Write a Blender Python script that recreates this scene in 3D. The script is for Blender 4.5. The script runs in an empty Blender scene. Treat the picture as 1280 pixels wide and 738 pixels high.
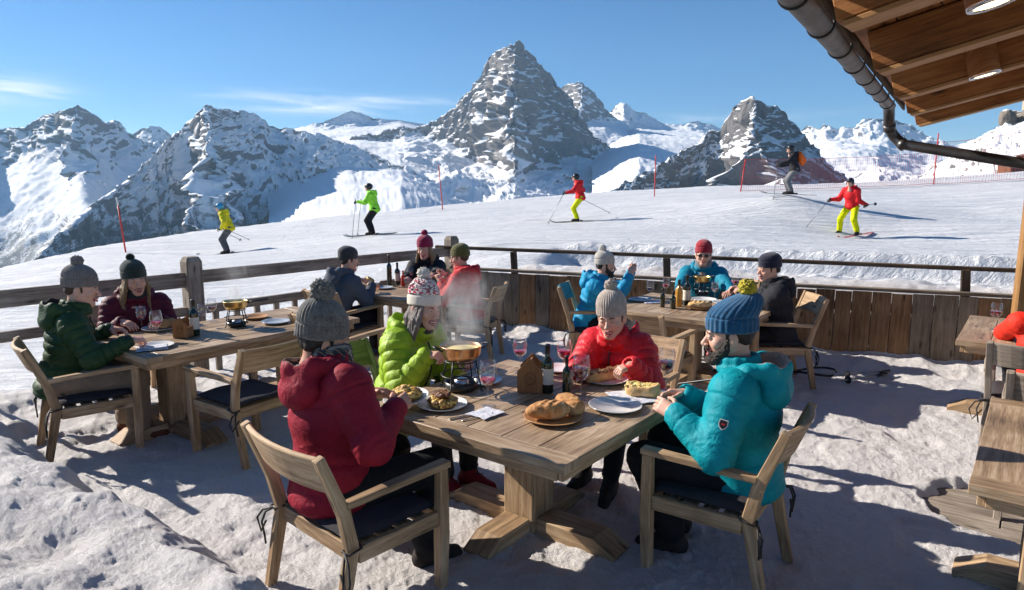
import bpy, math, random
import numpy as np
from mathutils import Matrix, Vector
R = math.radians
scene = bpy.context.scene
COL = scene.collection
rng = np.random.default_rng(7)
random.seed(7)
V3 = lambda *a: np.array(a, float)

# ---------------------------------------------------------------- camera model (for laying things out on known planes)
CF, CH, CY = 853.0, 1.95, 233.0
PIT = math.atan((369-CY)/CF)
def ray(px, py):
    u = (px-640)/CF; v = (369-py)/CF
    c, s = math.cos(PIT), math.sin(PIT)
    return np.array([u, c+v*s, -s+v*c])
def W(px, py, z=0.0):
    d = ray(px, py); t = (z-CH)/d[2]
    return np.array([d[0]*t, d[1]*t, z])
def WY(px, py, Y):
    d = ray(px, py); t = Y/d[1]
    return np.array([d[0]*t, Y, CH+d[2]*t])
U = np.array([math.cos(R(52.3)), math.sin(R(52.3)), 0]); Vv = np.array([-U[1], U[0], 0])
YU, YV = -37.7, 52.3           # yaw of something facing U / V

# ---------------------------------------------------------------- noise
_T = np.random.default_rng(3).random((64, 64, 64)).astype(np.float32)
def vnoise(P, f=1.0, off=0.0):
    P = np.asarray(P, float)*f + off
    I = np.floor(P).astype(np.int64); F = P-I; F = F*F*(3-2*F)
    x0, y0, z0 = I[..., 0] & 63, I[..., 1] & 63, I[..., 2] & 63
    x1, y1, z1 = (x0+1) & 63, (y0+1) & 63, (z0+1) & 63
    fx, fy, fz = F[..., 0], F[..., 1], F[..., 2]
    a = _T[x0, y0, z0]*(1-fx)+_T[x1, y0, z0]*fx; b = _T[x0, y1, z0]*(1-fx)+_T[x1, y1, z0]*fx
    c = _T[x0, y0, z1]*(1-fx)+_T[x1, y0, z1]*fx; d = _T[x0, y1, z1]*(1-fx)+_T[x1, y1, z1]*fx
    return ((a*(1-fy)+b*fy)*(1-fz)+(c*(1-fy)+d*fy)*fz)*2-1
def fbm(P, f=1.0, o=4, off=0.0, g=.5):
    s = 0; a = 1; t = 0
    for i in range(o):
        s = s+a*vnoise(P, f, off+i*17.3); t += a; a *= g; f *= 2.03
    return s/t
def ridged(P, f=1.0, o=5, off=0.0, g=.52):
    s = 0; a = 1; t = 0
    for i in range(o):
        n = 1-np.abs(vnoise(P, f, off+i*11.7))*1.9
        s = s+a*n; t += a; a *= g; f *= 2.07
    return s/t
def sstep(a, b, x):
    t = np.clip((x-a)/(b-a), 0, 1); return t*t*(3-2*t)

# ---------------------------------------------------------------- linking, tagging
def tag(o, label=None, cat=None, group=None, kind=None):
    if label: o['label'] = label
    if cat: o['category'] = cat
    if group: o['group'] = group
    if kind: o['kind'] = kind
    return o
def empty(name, loc=(0, 0, 0), yaw=0, label=None, cat=None, group=None, kind=None):
    o = bpy.data.objects.new(name, None); COL.objects.link(o)
    o.location = tuple(float(a) for a in loc); o.rotation_euler = (0, 0, R(yaw))
    return tag(o, label, cat, group, kind)
def link(name, me, parent=None, loc=None, yaw=None):
    o = bpy.data.objects.new(name, me); COL.objects.link(o)
    if parent is not None: o.parent = parent
    if loc is not None: o.location = tuple(float(a) for a in loc)
    if yaw is not None: o.rotation_euler = (0, 0, R(yaw))
    return o
def children(o): return [c for c in COL.objects if c.parent == o]
def copy_tree(o, parent=None):
    c = o.copy(); COL.objects.link(c)
    if parent is not None: c.parent = parent
    for ch in children(o): copy_tree(ch, c)
    return c
def mkmesh(name, V, F, mats, midx=None, smooth=True, uv=None):
    V = np.asarray(V, np.float32); F = np.asarray(F, np.int32)
    me = bpy.data.meshes.new(name)
    me.vertices.add(len(V)); me.vertices.foreach_set('co', V.ravel())
    n, k = F.shape
    if k == 4:
        tri = F[:, 3] < 0
    else:
        tri = np.zeros(n, bool)
    cnt = np.where(tri, 3, k).astype(np.int32)
    flat = F.ravel(); flat = flat[flat >= 0]
    me.loops.add(len(flat)); me.loops.foreach_set('vertex_index', flat)
    st = np.concatenate([[0], np.cumsum(cnt)[:-1]]).astype(np.int32)
    me.polygons.add(n); me.polygons.foreach_set('loop_start', st); me.polygons.foreach_set('loop_total', cnt)
    for m in (mats if isinstance(mats, (list, tuple)) else [mats]): me.materials.append(m)
    if midx is not None: me.polygons.foreach_set('material_index', np.asarray(midx, np.int32))
    me.polygons.foreach_set('use_smooth', np.full(n, bool(smooth)) if not isinstance(smooth, np.ndarray) else smooth)
    if uv is not None:
        l = me.uv_layers.new(name='UVMap'); l.data.foreach_set('uv', np.asarray(uv, np.float32).ravel())
    me.update(calc_edges=True); me.validate()
    return me

# ---------------------------------------------------------------- mesh builder for hard things, with a UV that runs along the grain
class MB:
    def __init__(s): s.v = []; s.f = []; s.uv = []; s.m = []; s.sm = []; s.n = 0
    def add(s, V, F, UV=None, m=0, smooth=False):
        V = np.asarray(V, float)
        s.v.append(V); off = s.n; s.n += len(V)
        for i, f in enumerate(F):
            s.f.append([a+off for a in f]); s.m.append(m); s.sm.append(smooth)
            if UV is None: s.uv.extend([(V[a][0], V[a][1]+V[a][2]) for a in f])
            else: s.uv.extend([tuple(UV[i][j]) for j in range(len(f))])
    def poly(s, pts, ws, hs, side=(1, 0, 0), ch=.12, m=0):
        """chamfered rectangular beam through pts; ws across `side`, hs across the other axis"""
        pts = [np.asarray(p, float) for p in pts]; n = len(pts)
        if np.isscalar(ws): ws = [ws]*n
        if np.isscalar(hs): hs = [hs]*n
        side = np.asarray(side, float)
        rings = []; us = []; L = 0
        tans = []
        for i in range(n):
            a = pts[max(i-1, 0)]; b = pts[min(i+1, n-1)]; t = b-a; tans.append(t/np.linalg.norm(t))
        c = min(min(ws), min(hs))*ch
        def ring(p, t, w, h, ins=0):
            sd = side-t*side.dot(t); sd /= np.linalg.norm(sd); up = np.cross(t, sd)
            w, h = w/2-ins, h/2-ins; cc = c
            q = [(-w+cc, -h), (w-cc, -h), (w, -h+cc), (w, h-cc), (w-cc, h), (-w+cc, h), (-w, h-cc), (-w, -h+cc)]
            return [p+sd*x+up*y for x, y in q]
        R_ = [ring(pts[0], tans[0], ws[0], hs[0], c*.7)]; us.append(0)
        e = min(c*.7, .004)
        for i in range(n):
            p = pts[i].copy()
            if i: L += np.linalg.norm(pts[i]-pts[i-1])
            if i == 0: p = p+tans[0]*e
            if i == n-1: p = p-tans[-1]*e
            R_.append(ring(p, tans[i], ws[i], hs[i])); us.append(L)
        R_.append(ring(pts[-1], tans[-1], ws[-1], hs[-1], c*.7)); us.append(L)
        V = np.array([q for r in R_ for q in r])
        ou, ov = random.random()*40, random.random()*40
        per = [0]; w, h = ws[0], hs[0]
        for k in range(8):
            per.append(per[-1]+[w-2*c, 1.4*c, h-2*c, 1.4*c][k % 4])
        F = []; UV = []
        for i in range(len(R_)-1):
            for k in range(8):
                k2 = (k+1) % 8
                F.append((i*8+k, i*8+k2, (i+1)*8+k2, (i+1)*8+k))
                UV.append([(ou+us[i], ov+per[k]), (ou+us[i], ov+per[k+1]), (ou+us[i+1], ov+per[k+1]), (ou+us[i+1], ov+per[k])])
        q = [(x, y) for x, y in [(-w/2+c, -h/2), (w/2-c, -h/2), (w/2, -h/2+c), (w/2, h/2-c), (w/2-c, h/2), (-w/2+c, h/2), (-w/2, h/2-c), (-w/2, -h/2+c)]]
        F.append(tuple(range(7, -1, -1))); UV.append([(ou+y*.3, ov+x+3) for x, y in q[::-1]])
        b = (len(R_)-1)*8; F.append(tuple(b+k for k in range(8))); UV.append([(ou+y*.3, ov+x+5) for x, y in q])
        s.add(V, F, UV, m); return s
    def beam(s, a, b, w, h, side=None, ch=.12, m=0):
        a = np.asarray(a, float); b = np.asarray(b, float); t = (b-a)/np.linalg.norm(b-a)
        if side is None: side = np.cross(t, (0, 0, 1)) if abs(t[2]) < .9 else (1, 0, 0)
        return s.poly([a, b], w, h, side, ch, m)
    def box(s, c, size, ch=.08, m=0):
        c = np.asarray(c, float); x, y, z = size
        return s.poly([c-V3(x/2, 0, 0), c+V3(x/2, 0, 0)], y, z, (0, 1, 0), ch, m)
    def tube(s, pts, r, seg=8, m=0, caps=True):
        pts = [np.asarray(p, float) for p in pts]; n = len(pts)
        rs = [r]*n if np.isscalar(r) else r
        V = []; ref = None
        for i in range(n):
            t = pts[min(i+1, n-1)]-pts[max(i-1, 0)]; t = t/max(1e-9, np.linalg.norm(t))
            if ref is None: ref = V3(0, 0, 1) if abs(t[2]) < .9 else V3(1, 0, 0)
            a = ref-t*ref.dot(t); a /= max(1e-9, np.linalg.norm(a)); b = np.cross(t, a); ref = a
            for k in range(seg):
                an = 2*math.pi*k/seg; V.append(pts[i]+(a*math.cos(an)+b*math.sin(an))*rs[i])
        F = [(i*seg+k, i*seg+(k+1) % seg, (i+1)*seg+(k+1) % seg, (i+1)*seg+k) for i in range(n-1) for k in range(seg)]
        if caps: F += [tuple(range(seg-1, -1, -1)), tuple((n-1)*seg+k for k in range(seg))]
        s.add(V, F, None, m, True); return s
    def lathe(s, prof, c=(0, 0, 0), seg=32, m=0, ax=None, sq=(1, 1)):
        """prof: (r, z) list; closed at r=0 ends"""
        c = np.asarray(c, float); V = []; F = []
        for r, z in prof:
            for k in range(seg):
                an = 2*math.pi*k/seg; V.append((r*math.cos(an)*sq[0], r*math.sin(an)*sq[1], z))
        V = np.array(V)
        if ax is not None: V = V@np.array(ax).T
        n = len(prof)
        F = [(i*seg+k, i*seg+(k+1) % seg, (i+1)*seg+(k+1) % seg, (i+1)*seg+k) for i in range(n-1) for k in range(seg)]
        s.add(V+c, F, None, m, True); return s
    def build(s, name, mats, parent=None, loc=None, yaw=None):
        me = bpy.data.meshes.new(name)
        V = np.concatenate(s.v)
        me.from_pydata(V.tolist(), [], s.f)
        for mt in (mats if isinstance(mats, (list, tuple)) else [mats]): me.materials.append(mt)
        me.polygons.foreach_set('material_index', np.array(s.m, np.int32))
        me.polygons.foreach_set('use_smooth', np.array(s.sm, bool))
        l = me.uv_layers.new(name='UVMap'); l.data.foreach_set('uv', np.array(s.uv, np.float32).ravel())
        me.update()
        return link(name, me, parent, loc, yaw)
def rotm(axis, deg):
    return np.array(Matrix.Rotation(R(deg), 3, Vector(axis)))
def frame(d, n):
    """columns x,y,z with y along d and z close to n"""
    y = np.asarray(d, float); y = y/np.linalg.norm(y); z = np.asarray(n, float); z = z-y*z.dot(y); z /= np.linalg.norm(z)
    return np.stack([np.cross(y, z), y, z], 1)

# ---------------------------------------------------------------- implicit surfaces
class SDF:
    def __init__(s): s.p = []
    def cone(s, a, b, r1, r2, k=.02, t=0, q=None, sub=False):
        s.p.append(('c', V3(*a), V3(*b), r1, r2, k, t, q, sub)); return s
    def chain(s, pts, rs, k=.02, t=0, q=None):
        for i in range(len(pts)-1): s.cone(pts[i], pts[i+1], rs[i], rs[i+1], k, t, q)
        return s
    def ell(s, c, r, k=.02, t=0, rot=None, q=None, sub=False):
        s.p.append(('e', V3(*c), V3(*r), np.eye(3) if rot is None else np.asarray(rot), 0, k, t, q, sub)); return s
    @staticmethod
    def ev(p, P):
        if p[0] == 'c':
            a, b, r1, r2 = p[1:5]; ba = b-a; l2 = max(ba.dot(ba), 1e-10)
            pa = P-a; h = np.clip((pa@ba)/l2, 0, 1)
            d = np.linalg.norm(pa-h[..., None]*ba, axis=-1)-(r1+(r2-r1)*h)
            if p[7]:
                amp, pitch = p[7]; d = d-amp*(np.abs(np.sin(math.pi*(h*math.sqrt(l2)/pitch+.5)))**.55-.6)
            return d
        c, r, rot = p[1:4]; q = (P-c)@rot
        k0 = np.linalg.norm(q/r, axis=-1); k1 = np.linalg.norm(q/(r*r), axis=-1)
        d = k0*(k0-1)/np.maximum(k1, 1e-6)
        if p[7]:
            amp, pitch = p[7]; d = d-amp*(np.abs(np.sin(math.pi*(q[..., 2]/pitch+.5)))**.55-.6)
        return d
    def mesh(s, res, smooth=1):
        lo = np.full(3, 9e9); hi = -lo
        bb = []
        for p in s.p:
            if p[0] == 'c': r = max(p[3], p[4]); l = np.minimum(p[1], p[2])-r; h = np.maximum(p[1], p[2])+r
            else: e = np.abs(p[3])@p[2]; l = p[1]-e; h = p[1]+e
            x = .01 if p[7] else 0
            bb.append((l-x, h+x))
            if not p[8]: lo = np.minimum(lo, l-x); hi = np.maximum(hi, h+x)
        lo = lo-3*res-.01; hi = hi+3*res+.01
        n = np.ceil((hi-lo)/res).astype(int)+1
        D = np.full(n, .3, np.float32); T = np.zeros(n, np.int8)
        ax = [lo[i]+np.arange(n[i])*res for i in range(3)]
        for p, (l, h) in zip(s.p, bb):
            k = p[5]; mg = k+2.5*res
            i0 = np.maximum(np.floor((l-mg-lo)/res).astype(int), 0); i1 = np.minimum(np.ceil((h+mg-lo)/res).astype(int)+1, n)
            if (i1 <= i0).any(): continue
            sl = tuple(slice(a, b) for a, b in zip(i0, i1))
            G = np.stack(np.meshgrid(*[ax[i][sl[i]] for i in range(3)], indexing='ij'), -1)
            d = SDF.ev(p, G); c = D[sl]
            if p[8]:
                hh = np.maximum(k-np.abs(-d-c), 0)/k; nd = np.maximum(-d, c)+hh*hh*k*.25
            else:
                hh = np.maximum(k-np.abs(d-c), 0)/k; nd = np.minimum(d, c)-hh*hh*k*.25
                tt = T[sl]; tt[d < c] = p[6]
            D[sl] = nd
        S = D < 0
        cs = sum(S[i:n[0]-1+i, j:n[1]-1+j, l:n[2]-1+l].astype(np.int8) for i in (0, 1) for j in (0, 1) for l in (0, 1))
        M = (cs > 0) & (cs < 8); I = np.full(M.shape, -1, np.int32); ci = np.argwhere(M); I[M] = np.arange(len(ci))
        acc = np.zeros((len(ci), 3)); cn = np.zeros(len(ci))
        cor = [(i, j, l) for i in (0, 1) for j in (0, 1) for l in (0, 1)]
        vals = {c: D[ci[:, 0]+c[0], ci[:, 1]+c[1], ci[:, 2]+c[2]] for c in cor}
        for a in cor:
            for x in range(3):
                if a[x]: continue
                b = list(a); b[x] = 1; b = tuple(b)
                da, db = vals[a], vals[b]; m = (da < 0) != (db < 0)
                t = np.where(m, da/np.where(m, da-db, 1), 0)
                pos = np.tile(np.array(a, float), (len(ci), 1)); pos[:, x] += t
                acc += pos*m[:, None]; cn += m
        V = lo+(ci+acc/cn[:, None])*res
        tv = T[ci[:, 0], ci[:, 1], ci[:, 2]]
        Fs = []
        for x in range(3):
            y, z = (x+1) % 3, (x+2) % 3
            sa = [slice(None)]*3; sb = [slice(None)]*3; sa[x] = slice(0, -1); sb[x] = slice(1, None)
            df = S[tuple(sa)] != S[tuple(sb)]; e = np.argwhere(df); ok = (e[:, y] > 0) & (e[:, z] > 0) & (e[:, y] < n[y]-1) & (e[:, z] < n[z]-1); e = e[ok]
            def cell(dy, dz):
                c = e.copy(); c[:, y] += dy; c[:, z] += dz; return I[c[:, 0], c[:, 1], c[:, 2]]
            q = np.stack([cell(-1, -1), cell(0, -1), cell(0, 0), cell(-1, 0)], 1)
            ins = S[e[:, 0], e[:, 1], e[:, 2]]
            q[~ins] = q[~ins][:, ::-1]
            Fs.append(q)
        F = np.concatenate(Fs); F = F[(F >= 0).all(1)]
        for _ in range(smooth): V = lap(V, F, .5)
        return V, F, tv
def lap(V, F, a=.5):
    s = np.zeros_like(V); c = np.zeros(len(V))
    for i in range(4):
        j = F[:, (i+1) % 4]; k = F[:, i]
        np.add.at(s, k, V[j]); np.add.at(c, k, 1); np.add.at(s, j, V[k]); np.add.at(c, j, 1)
    return V*(1-a)+a*s/np.maximum(c, 1)[:, None]
def vnorm(V, F):
    n = np.cross(V[F[:, 2]]-V[F[:, 0]], V[F[:, 3]]-V[F[:, 1]]); N = np.zeros_like(V)
    for i in range(4): np.add.at(N, F[:, i], n)
    return N/np.maximum(np.linalg.norm(N, axis=1), 1e-12)[:, None]
def ftag(tv, F):
    a = np.sort(tv[F], 1); return a[:, 1]

# ---------------------------------------------------------------- materials
class Nt:
    def __init__(s, name):
        s.m = bpy.data.materials.new(name); s.m.use_nodes = True; s.t = s.m.node_tree; s.t.nodes.clear()
        s.out = s.t.nodes.new('ShaderNodeOutputMaterial')
    def n(s, typ, props=None, **kw):
        nd = s.t.nodes.new('ShaderNode'+typ)
        for k, v in (props or {}).items(): setattr(nd, k, v)
        for k, v in kw.items():
            k = k.replace('_', ' ') if k not in nd.inputs and not k.isdigit() else k
            i = nd.inputs[int(k)] if k.isdigit() else nd.inputs[k]
            s.set(i, v)
        return nd
    def set(s, i, v):
        if isinstance(v, bpy.types.NodeSocket): s.t.links.new(v, i)
        elif isinstance(v, bpy.types.Node): s.t.links.new(v.outputs[0], i)
        else:
            if i.type == 'RGBA' and len(v) == 3: v = (*v, 1)
            i.default_value = v
    def math(s, op, a, b=0.0, c=None, clamp=False):
        nd = s.t.nodes.new('ShaderNodeMath'); nd.operation = op; nd.use_clamp = clamp
        s.set(nd.inputs[0], a); s.set(nd.inputs[1], b)
        if c is not None: s.set(nd.inputs[2], c)
        return nd.outputs[0]
    def ramp(s, f, stops):
        nd = s.t.nodes.new('ShaderNodeValToRGB'); s.set(nd.inputs[0], f); e = nd.color_ramp.elements
        while len(e) < len(stops): e.new(.5)
        for el, (p, c) in zip(e, stops):
            el.position = p; el.color = (*c, 1) if len(c) == 3 else c
        return nd.outputs[0]
    def mix(s, f, a, b, typ='MIX'):
        nd = s.t.nodes.new('ShaderNodeMix'); nd.data_type = 'RGBA'; nd.blend_type = typ
        s.set(nd.inputs[0], f); s.set(nd.inputs[6], a); s.set(nd.inputs[7], b); return nd.outputs[2]
    def noise(s, vec, scale, detail=4, rough=.5, dist=0.0):
        nd = s.n('TexNoise', Scale=float(scale), Detail=float(detail), Roughness=float(rough), Distortion=float(dist))
        if vec is not None: s.set(nd.inputs['Vector'], vec)
        return nd.outputs[0]
    def coord(s, which='Object', scale=None, rot=None):
        c = s.t.nodes.new('ShaderNodeTexCoord').outputs[which]
        if scale is None and rot is None: return c
        m = s.t.nodes.new('ShaderNodeMapping'); s.set(m.inputs[0], c)
        if scale is not None: m.inputs['Scale'].default_value = scale
        if rot is not None: m.inputs['Rotation'].default_value = rot
        return m.outputs[0]
    def bump(s, h, st=.3, d=.01, nrm=None):
        nd = s.n('Bump', Strength=float(st), Distance=float(d), Height=h)
        if nrm is not None: s.set(nd.inputs['Normal'], nrm)
        return nd.outputs[0]
    def bsdf(s, col, rough=.6, bump=None, metal=0.0, spec=.5, **kw):
        nd = s.t.nodes.new('ShaderNodeBsdfPrincipled'); s.set(nd.inputs['Base Color'], col); s.set(nd.inputs['Roughness'], rough)
        s.set(nd.inputs['Metallic'], metal); s.set(nd.inputs['Specular IOR Level'], spec)
        if bump is not None: s.set(nd.inputs['Normal'], bump)
        for k, v in kw.items(): s.set(nd.inputs[k.replace('_', ' ')], v)
        s.t.links.new(nd.outputs[0], s.out.inputs[0]); return s.m
def mwood(name, dark, mid, light, rough=.65, knots=True, scale=1.0, spec=.3):
    n = Nt(name); uv = n.coord('UV')
    m1 = n.t.nodes.new('ShaderNodeMapping'); n.set(m1.inputs[0], uv); m1.inputs['Scale'].default_value = (2.2*scale, 38*scale, 1)
    g = n.noise(m1.outputs[0], 1.0, 6, .62, .35)
    m2 = n.t.nodes.new('ShaderNodeMapping'); n.set(m2.inputs[0], uv); m2.inputs['Scale'].default_value = (9*scale, 230*scale, 1)
    g2 = n.noise(m2.outputs[0], 1.0, 3, .6)
    big = n.noise(uv, 2.3*scale, 3, .5)
    f = n.math('ADD', n.math('MULTIPLY', g, .62), n.math('MULTIPLY', g2, .38))
    f = n.math('ADD', f, n.math('MULTIPLY', n.math('SUBTRACT', big, .5), .5))
    col = n.ramp(f, [(.28, dark), (.5, mid), (.72, light)])
    crk = n.ramp(g2, [(.3, (0, 0, 0)), (.37, (1, 1, 1))])
    col = n.mix(.55, col, crk, 'MULTIPLY')
    h = f
    if knots:
        m3 = n.t.nodes.new('ShaderNodeMapping'); n.set(m3.inputs[0], uv); m3.inputs['Scale'].default_value = (2.6*scale, 9*scale, 1)
        vo = n.n('TexVoronoi', Vector=m3.outputs[0], Scale=1.0)
        k = n.ramp(vo.outputs['Distance'], [(.03, (.05, .05, .05)), (.1, (.45, .45, .45)), (.16, (1, 1, 1))])
        col = n.mix(.8, col, k, 'MULTIPLY')
    b = n.bump(h, .5, .004)
    return n.bsdf(col, rough, b, spec=spec)
def mfab(name, col, rough=.75, fine=900, wr=14, st=.35, spec=.3, sheen=0.0, vary=.15):
    n = Nt(name); c = n.coord('Object')
    a = n.noise(c, wr, 5, .55, .6); b = n.noise(c, fine, 2, .5)
    w = n.noise(c, wr*1.6, 3, .5, 1.2)
    rdg = n.math('SUBTRACT', 1.0, n.math('MULTIPLY', n.math('ABSOLUTE', n.math('SUBTRACT', w, .5)), 5.0), clamp=True)
    h = n.math('ADD', n.math('ADD', a, n.math('MULTIPLY', rdg, .45)), n.math('MULTIPLY', b, .08))
    v = n.ramp(a, [(.3, tuple(x*(1-vary) for x in col)), (.7, tuple(min(1, x*(1+vary)) for x in col))])
    return n.bsdf(v, min(1, rough+.08), n.bump(h, st, .010), spec=spec*.6, Sheen_Weight=sheen)
def mknit(name, col, col2=None, rough=.95):
    n = Nt(name); uv = n.coord('UV')
    w = n.n('TexWave', {'wave_type': 'BANDS', 'bands_direction': 'Y'}, Vector=uv, Scale=22.0, Distortion=1.2, Detail=2.0)
    nz = n.noise(n.coord('Object'), 220, 3, .6)
    nl = n.noise(n.coord('Object'), 30, 3, .6)
    c2 = col2 or tuple(x*.55 for x in col)
    f = n.math('ADD', n.math('MULTIPLY', nz, .6), n.math('MULTIPLY', nl, .4))
    c = n.ramp(f, [(.35, c2), (.62, col)])
    h = n.math('ADD', n.math('MULTIPLY', w.outputs[1], .5), nz)
    return n.bsdf(c, rough, n.bump(h, .6, .004), spec=.15, Sheen_Weight=.3)
def mplain(name, col, rough=.5, metal=0.0, spec=.5, nscale=40, nst=.1, vary=.12, **kw):
    n = Nt(name); c = n.coord('Object'); a = n.noise(c, nscale, 4, .6)
    v = n.ramp(a, [(.3, tuple(x*(1-vary) for x in col)), (.7, tuple(min(1, x*(1+vary)) for x in col))])
    return n.bsdf(v, rough, n.bump(a, nst, .003), metal, spec, **kw)
def mglass(name, tint=(1, 1, 1)):
    n = Nt(name)
    lw = n.n('LayerWeight', Blend=.5)
    tr = n.n('BsdfTransparent', Color=tint); gl = n.n('BsdfGlossy', Color=(1, 1, 1), Roughness=.02)
    f = n.ramp(lw.outputs['Facing'], [(.0, (.05, .05, .05)), (.55, (.1, .1, .1)), (.9, (.5, .5, .5)), (1, (.85, .85, .85))])
    mx = n.n('MixShader'); n.set(mx.inputs[0], f); n.set(mx.inputs[1], tr.outputs[0]); n.set(mx.inputs[2], gl.outputs[0])
    n.t.links.new(mx.outputs[0], n.out.inputs[0]); return n.m
M = {}
M['wood'] = mwood('weathered_oak', (.11, .066, .036), (.38, .245, .135), (.64, .47, .30))
M['wood_t'] = mwood('table_oak', (.10, .062, .036), (.33, .22, .13), (.60, .46, .32), rough=.5, spec=.45)
M['wood_g'] = mwood('greyed_wood', (.07, .055, .045), (.26, .21, .165), (.48, .41, .34), rough=.85)
M['plank'] = mwood('parapet_plank', (.07, .034, .017), (.25, .13, .06), (.42, .25, .13), rough=.8)
M['plank2'] = mwood('parapet_plank_grey', (.05, .035, .024), (.2, .15, .105), (.33, .26, .19), rough=.85)
M['roof'] = mwood('rafter_larch', (.10, .035, .012), (.33, .13, .04), (.50, .235, .085), rough=.6, scale=.8)
M['roof_lit'] = mwood('rafter_lit_edge', (.25, .12, .05), (.42, .22, .09), (.55, .32, .15), rough=.6, knots=False)  # paler larch, the light on the rafters' lower faces put into the colour
M['rail'] = mwood('dark_rail', (.03, .02, .014), (.10, .065, .042), (.2, .14, .09), rough=.8)
M['green_wood'] = mwood('green_toned_wood', (.05, .06, .018), (.12, .15, .04), (.26, .28, .11), knots=False)  # olive green tone through the whole wood
M['teal_wood'] = mwood('teal_painted_wood', (.02, .08, .09), (.04, .18, .2), (.12, .28, .3), knots=False)
M['cushion'] = mfab('grey_cushion', (.05, .045, .05), .9, 500, 8, .3)
M['cord'] = mplain('black_cord', (.02, .018, .018), .7)
M['black'] = mplain('black_metal', (.015, .015, .016), .4)
M['steel'] = mplain('steel', (.55, .55, .57), .25, 1.0)
M['copper'] = mplain('copper_pot', (.62, .36, .2), .28, 1.0, nscale=14, vary=.25, nst=.2)
M['brass'] = mplain('brass_pot', (.72, .5, .2), .3, 1.0, nscale=14, vary=.2)
M['cheese'] = mplain('melted_cheese', (.85, .68, .3), .4, nscale=60, nst=.5)
M['china'] = mplain('white_china', (.72, .71, .69), .18, nst=.02, vary=.04)
M['china_b'] = mplain('blue_grey_china', (.42, .45, .5), .2, nst=.02, vary=.05)
M['glass'] = mglass('clear_glass')
M['wine'] = mplain('red_wine', (.09, .004, .018), .08, nst=0, vary=.05)
M['wine_p'] = mplain('rose_wine', (.32, .03, .07), .08, nst=0, vary=.05)
M['bottle'] = mplain('dark_bottle_glass', (.012, .02, .01), .07, spec=.8, nst=0)
M['foil'] = mplain('black_foil', (.02, .018, .02), .35)
M['paper'] = mplain('paper_label', (.62, .58, .5), .8)
M['napkin'] = mfab('pale_napkin', (.62, .62, .68), .9, 600, 30, .5)
M['snow'] = None
print('p1 ok')
# ================================================================ people
M['skin'] = None
def mskin(name, col, red):
    n = Nt(name); c = n.coord('Object')
    a = n.noise(c, 28, 4, .6); b = n.noise(c, 420, 2, .5)
    v = n.ramp(a, [(.35, col), (.68, red)])
    return n.bsdf(v, .48, n.bump(b, .12, .002), spec=.4, Subsurface_Weight=.0)
M['skin'] = mskin('skin', (.60, .37, .27), (.64, .32, .235))
M['skin2'] = mskin('skin_tan', (.54, .30, .20), (.58, .26, .17))
M['lip'] = mplain('lips', (.42, .10, .09), .4)
M['eyew'] = mplain('eye_white', (.55, .53, .5), .2, nst=0)
M['iris'] = mplain('iris', (.03, .02, .015), .1, nst=0)
M['teeth'] = mplain('teeth', (.75, .72, .66), .3, nst=0)
M['brow'] = mplain('eyebrow', (.06, .035, .02), .9)
M['mouth'] = mplain('mouth_inside', (.09, .015, .015), .6)
def mhair(name, c1, c2):
    n = Nt(name); c = n.coord('Object', (60, 60, 9)); a = n.noise(c, 4, 5, .65, .5)
    return n.bsdf(n.ramp(a, [(.35, c1), (.65, c2)]), .5, n.bump(a, .9, .008), spec=.4)
M['hair_b'] = mhair('hair_brown', (.03, .018, .01), (.13, .075, .04))
M['hair_d'] = mhair('hair_dark', (.012, .009, .008), (.055, .035, .025))
M['hair_f'] = mhair('hair_fair', (.13, .075, .035), (.38, .25, .13))
M['hair_g'] = mhair('hair_greyish', (.08, .06, .055), (.3, .25, .22))

def hand_prims(S, wrist, Fm, side, curl=.5, thumb=.4, t=0, sc=1.0):
    """Fm columns: x (thumb side of a left hand), y fingers, z back of hand; side +1 left, -1 right"""
    T = lambda x, y, z: wrist+Fm@(V3(x*side, y, z)*sc)
    for x in (-.026, -.009, .009, .026):
        S.cone(T(x*.75, .0, 0), T(x, .082, .002), .019*sc, .0135*sc, .018, t)
    S.cone(T(0, -.05, 0), T(0, .01, 0), .026*sc, .024*sc, .02, t)
    S.ell(T(.022, .035, -.012), V3(.016, .03, .015)*sc, .015, t, Fm)
    lens = (.8, .98, 1.06, 1.0)
    for i, x in enumerate((-.028, -.0095, .010, .029)):
        p = T(x, .084, .002); a = 0
        for j, (L, r) in enumerate(((.040, .0094), (.026, .0084), (.021, .0074))):
            a += curl*(55, 70, 45)[j]*(1+.08*(1.5-i)*.8)
            d = V3(x*side*1.6*(1-curl), math.cos(R(a)), -math.sin(R(a))); d = Fm@(d/np.linalg.norm(d))
            q = p+d*L*lens[i]*sc
            S.cone(p, q, r*sc, (r-.0008)*sc, .004, t); p = q
    p = T(.030, .022, -.008)
    for L, r, d in ((.040, .0115, (.72-.4*thumb, .66, -.25-.3*thumb)), (.030, .0102, (.38-.6*thumb, .85, -.35-.3*thumb)), (.024, .0088, (.1-.75*thumb, .9, -.35-.2*thumb))):
        d = V3(d[0]*side, d[1], d[2]); d = Fm@(d/np.linalg.norm(d)); q = p+d*L*sc
        S.cone(p, q, r*sc, (r-.0012)*sc, .006, t); p = q

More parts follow.
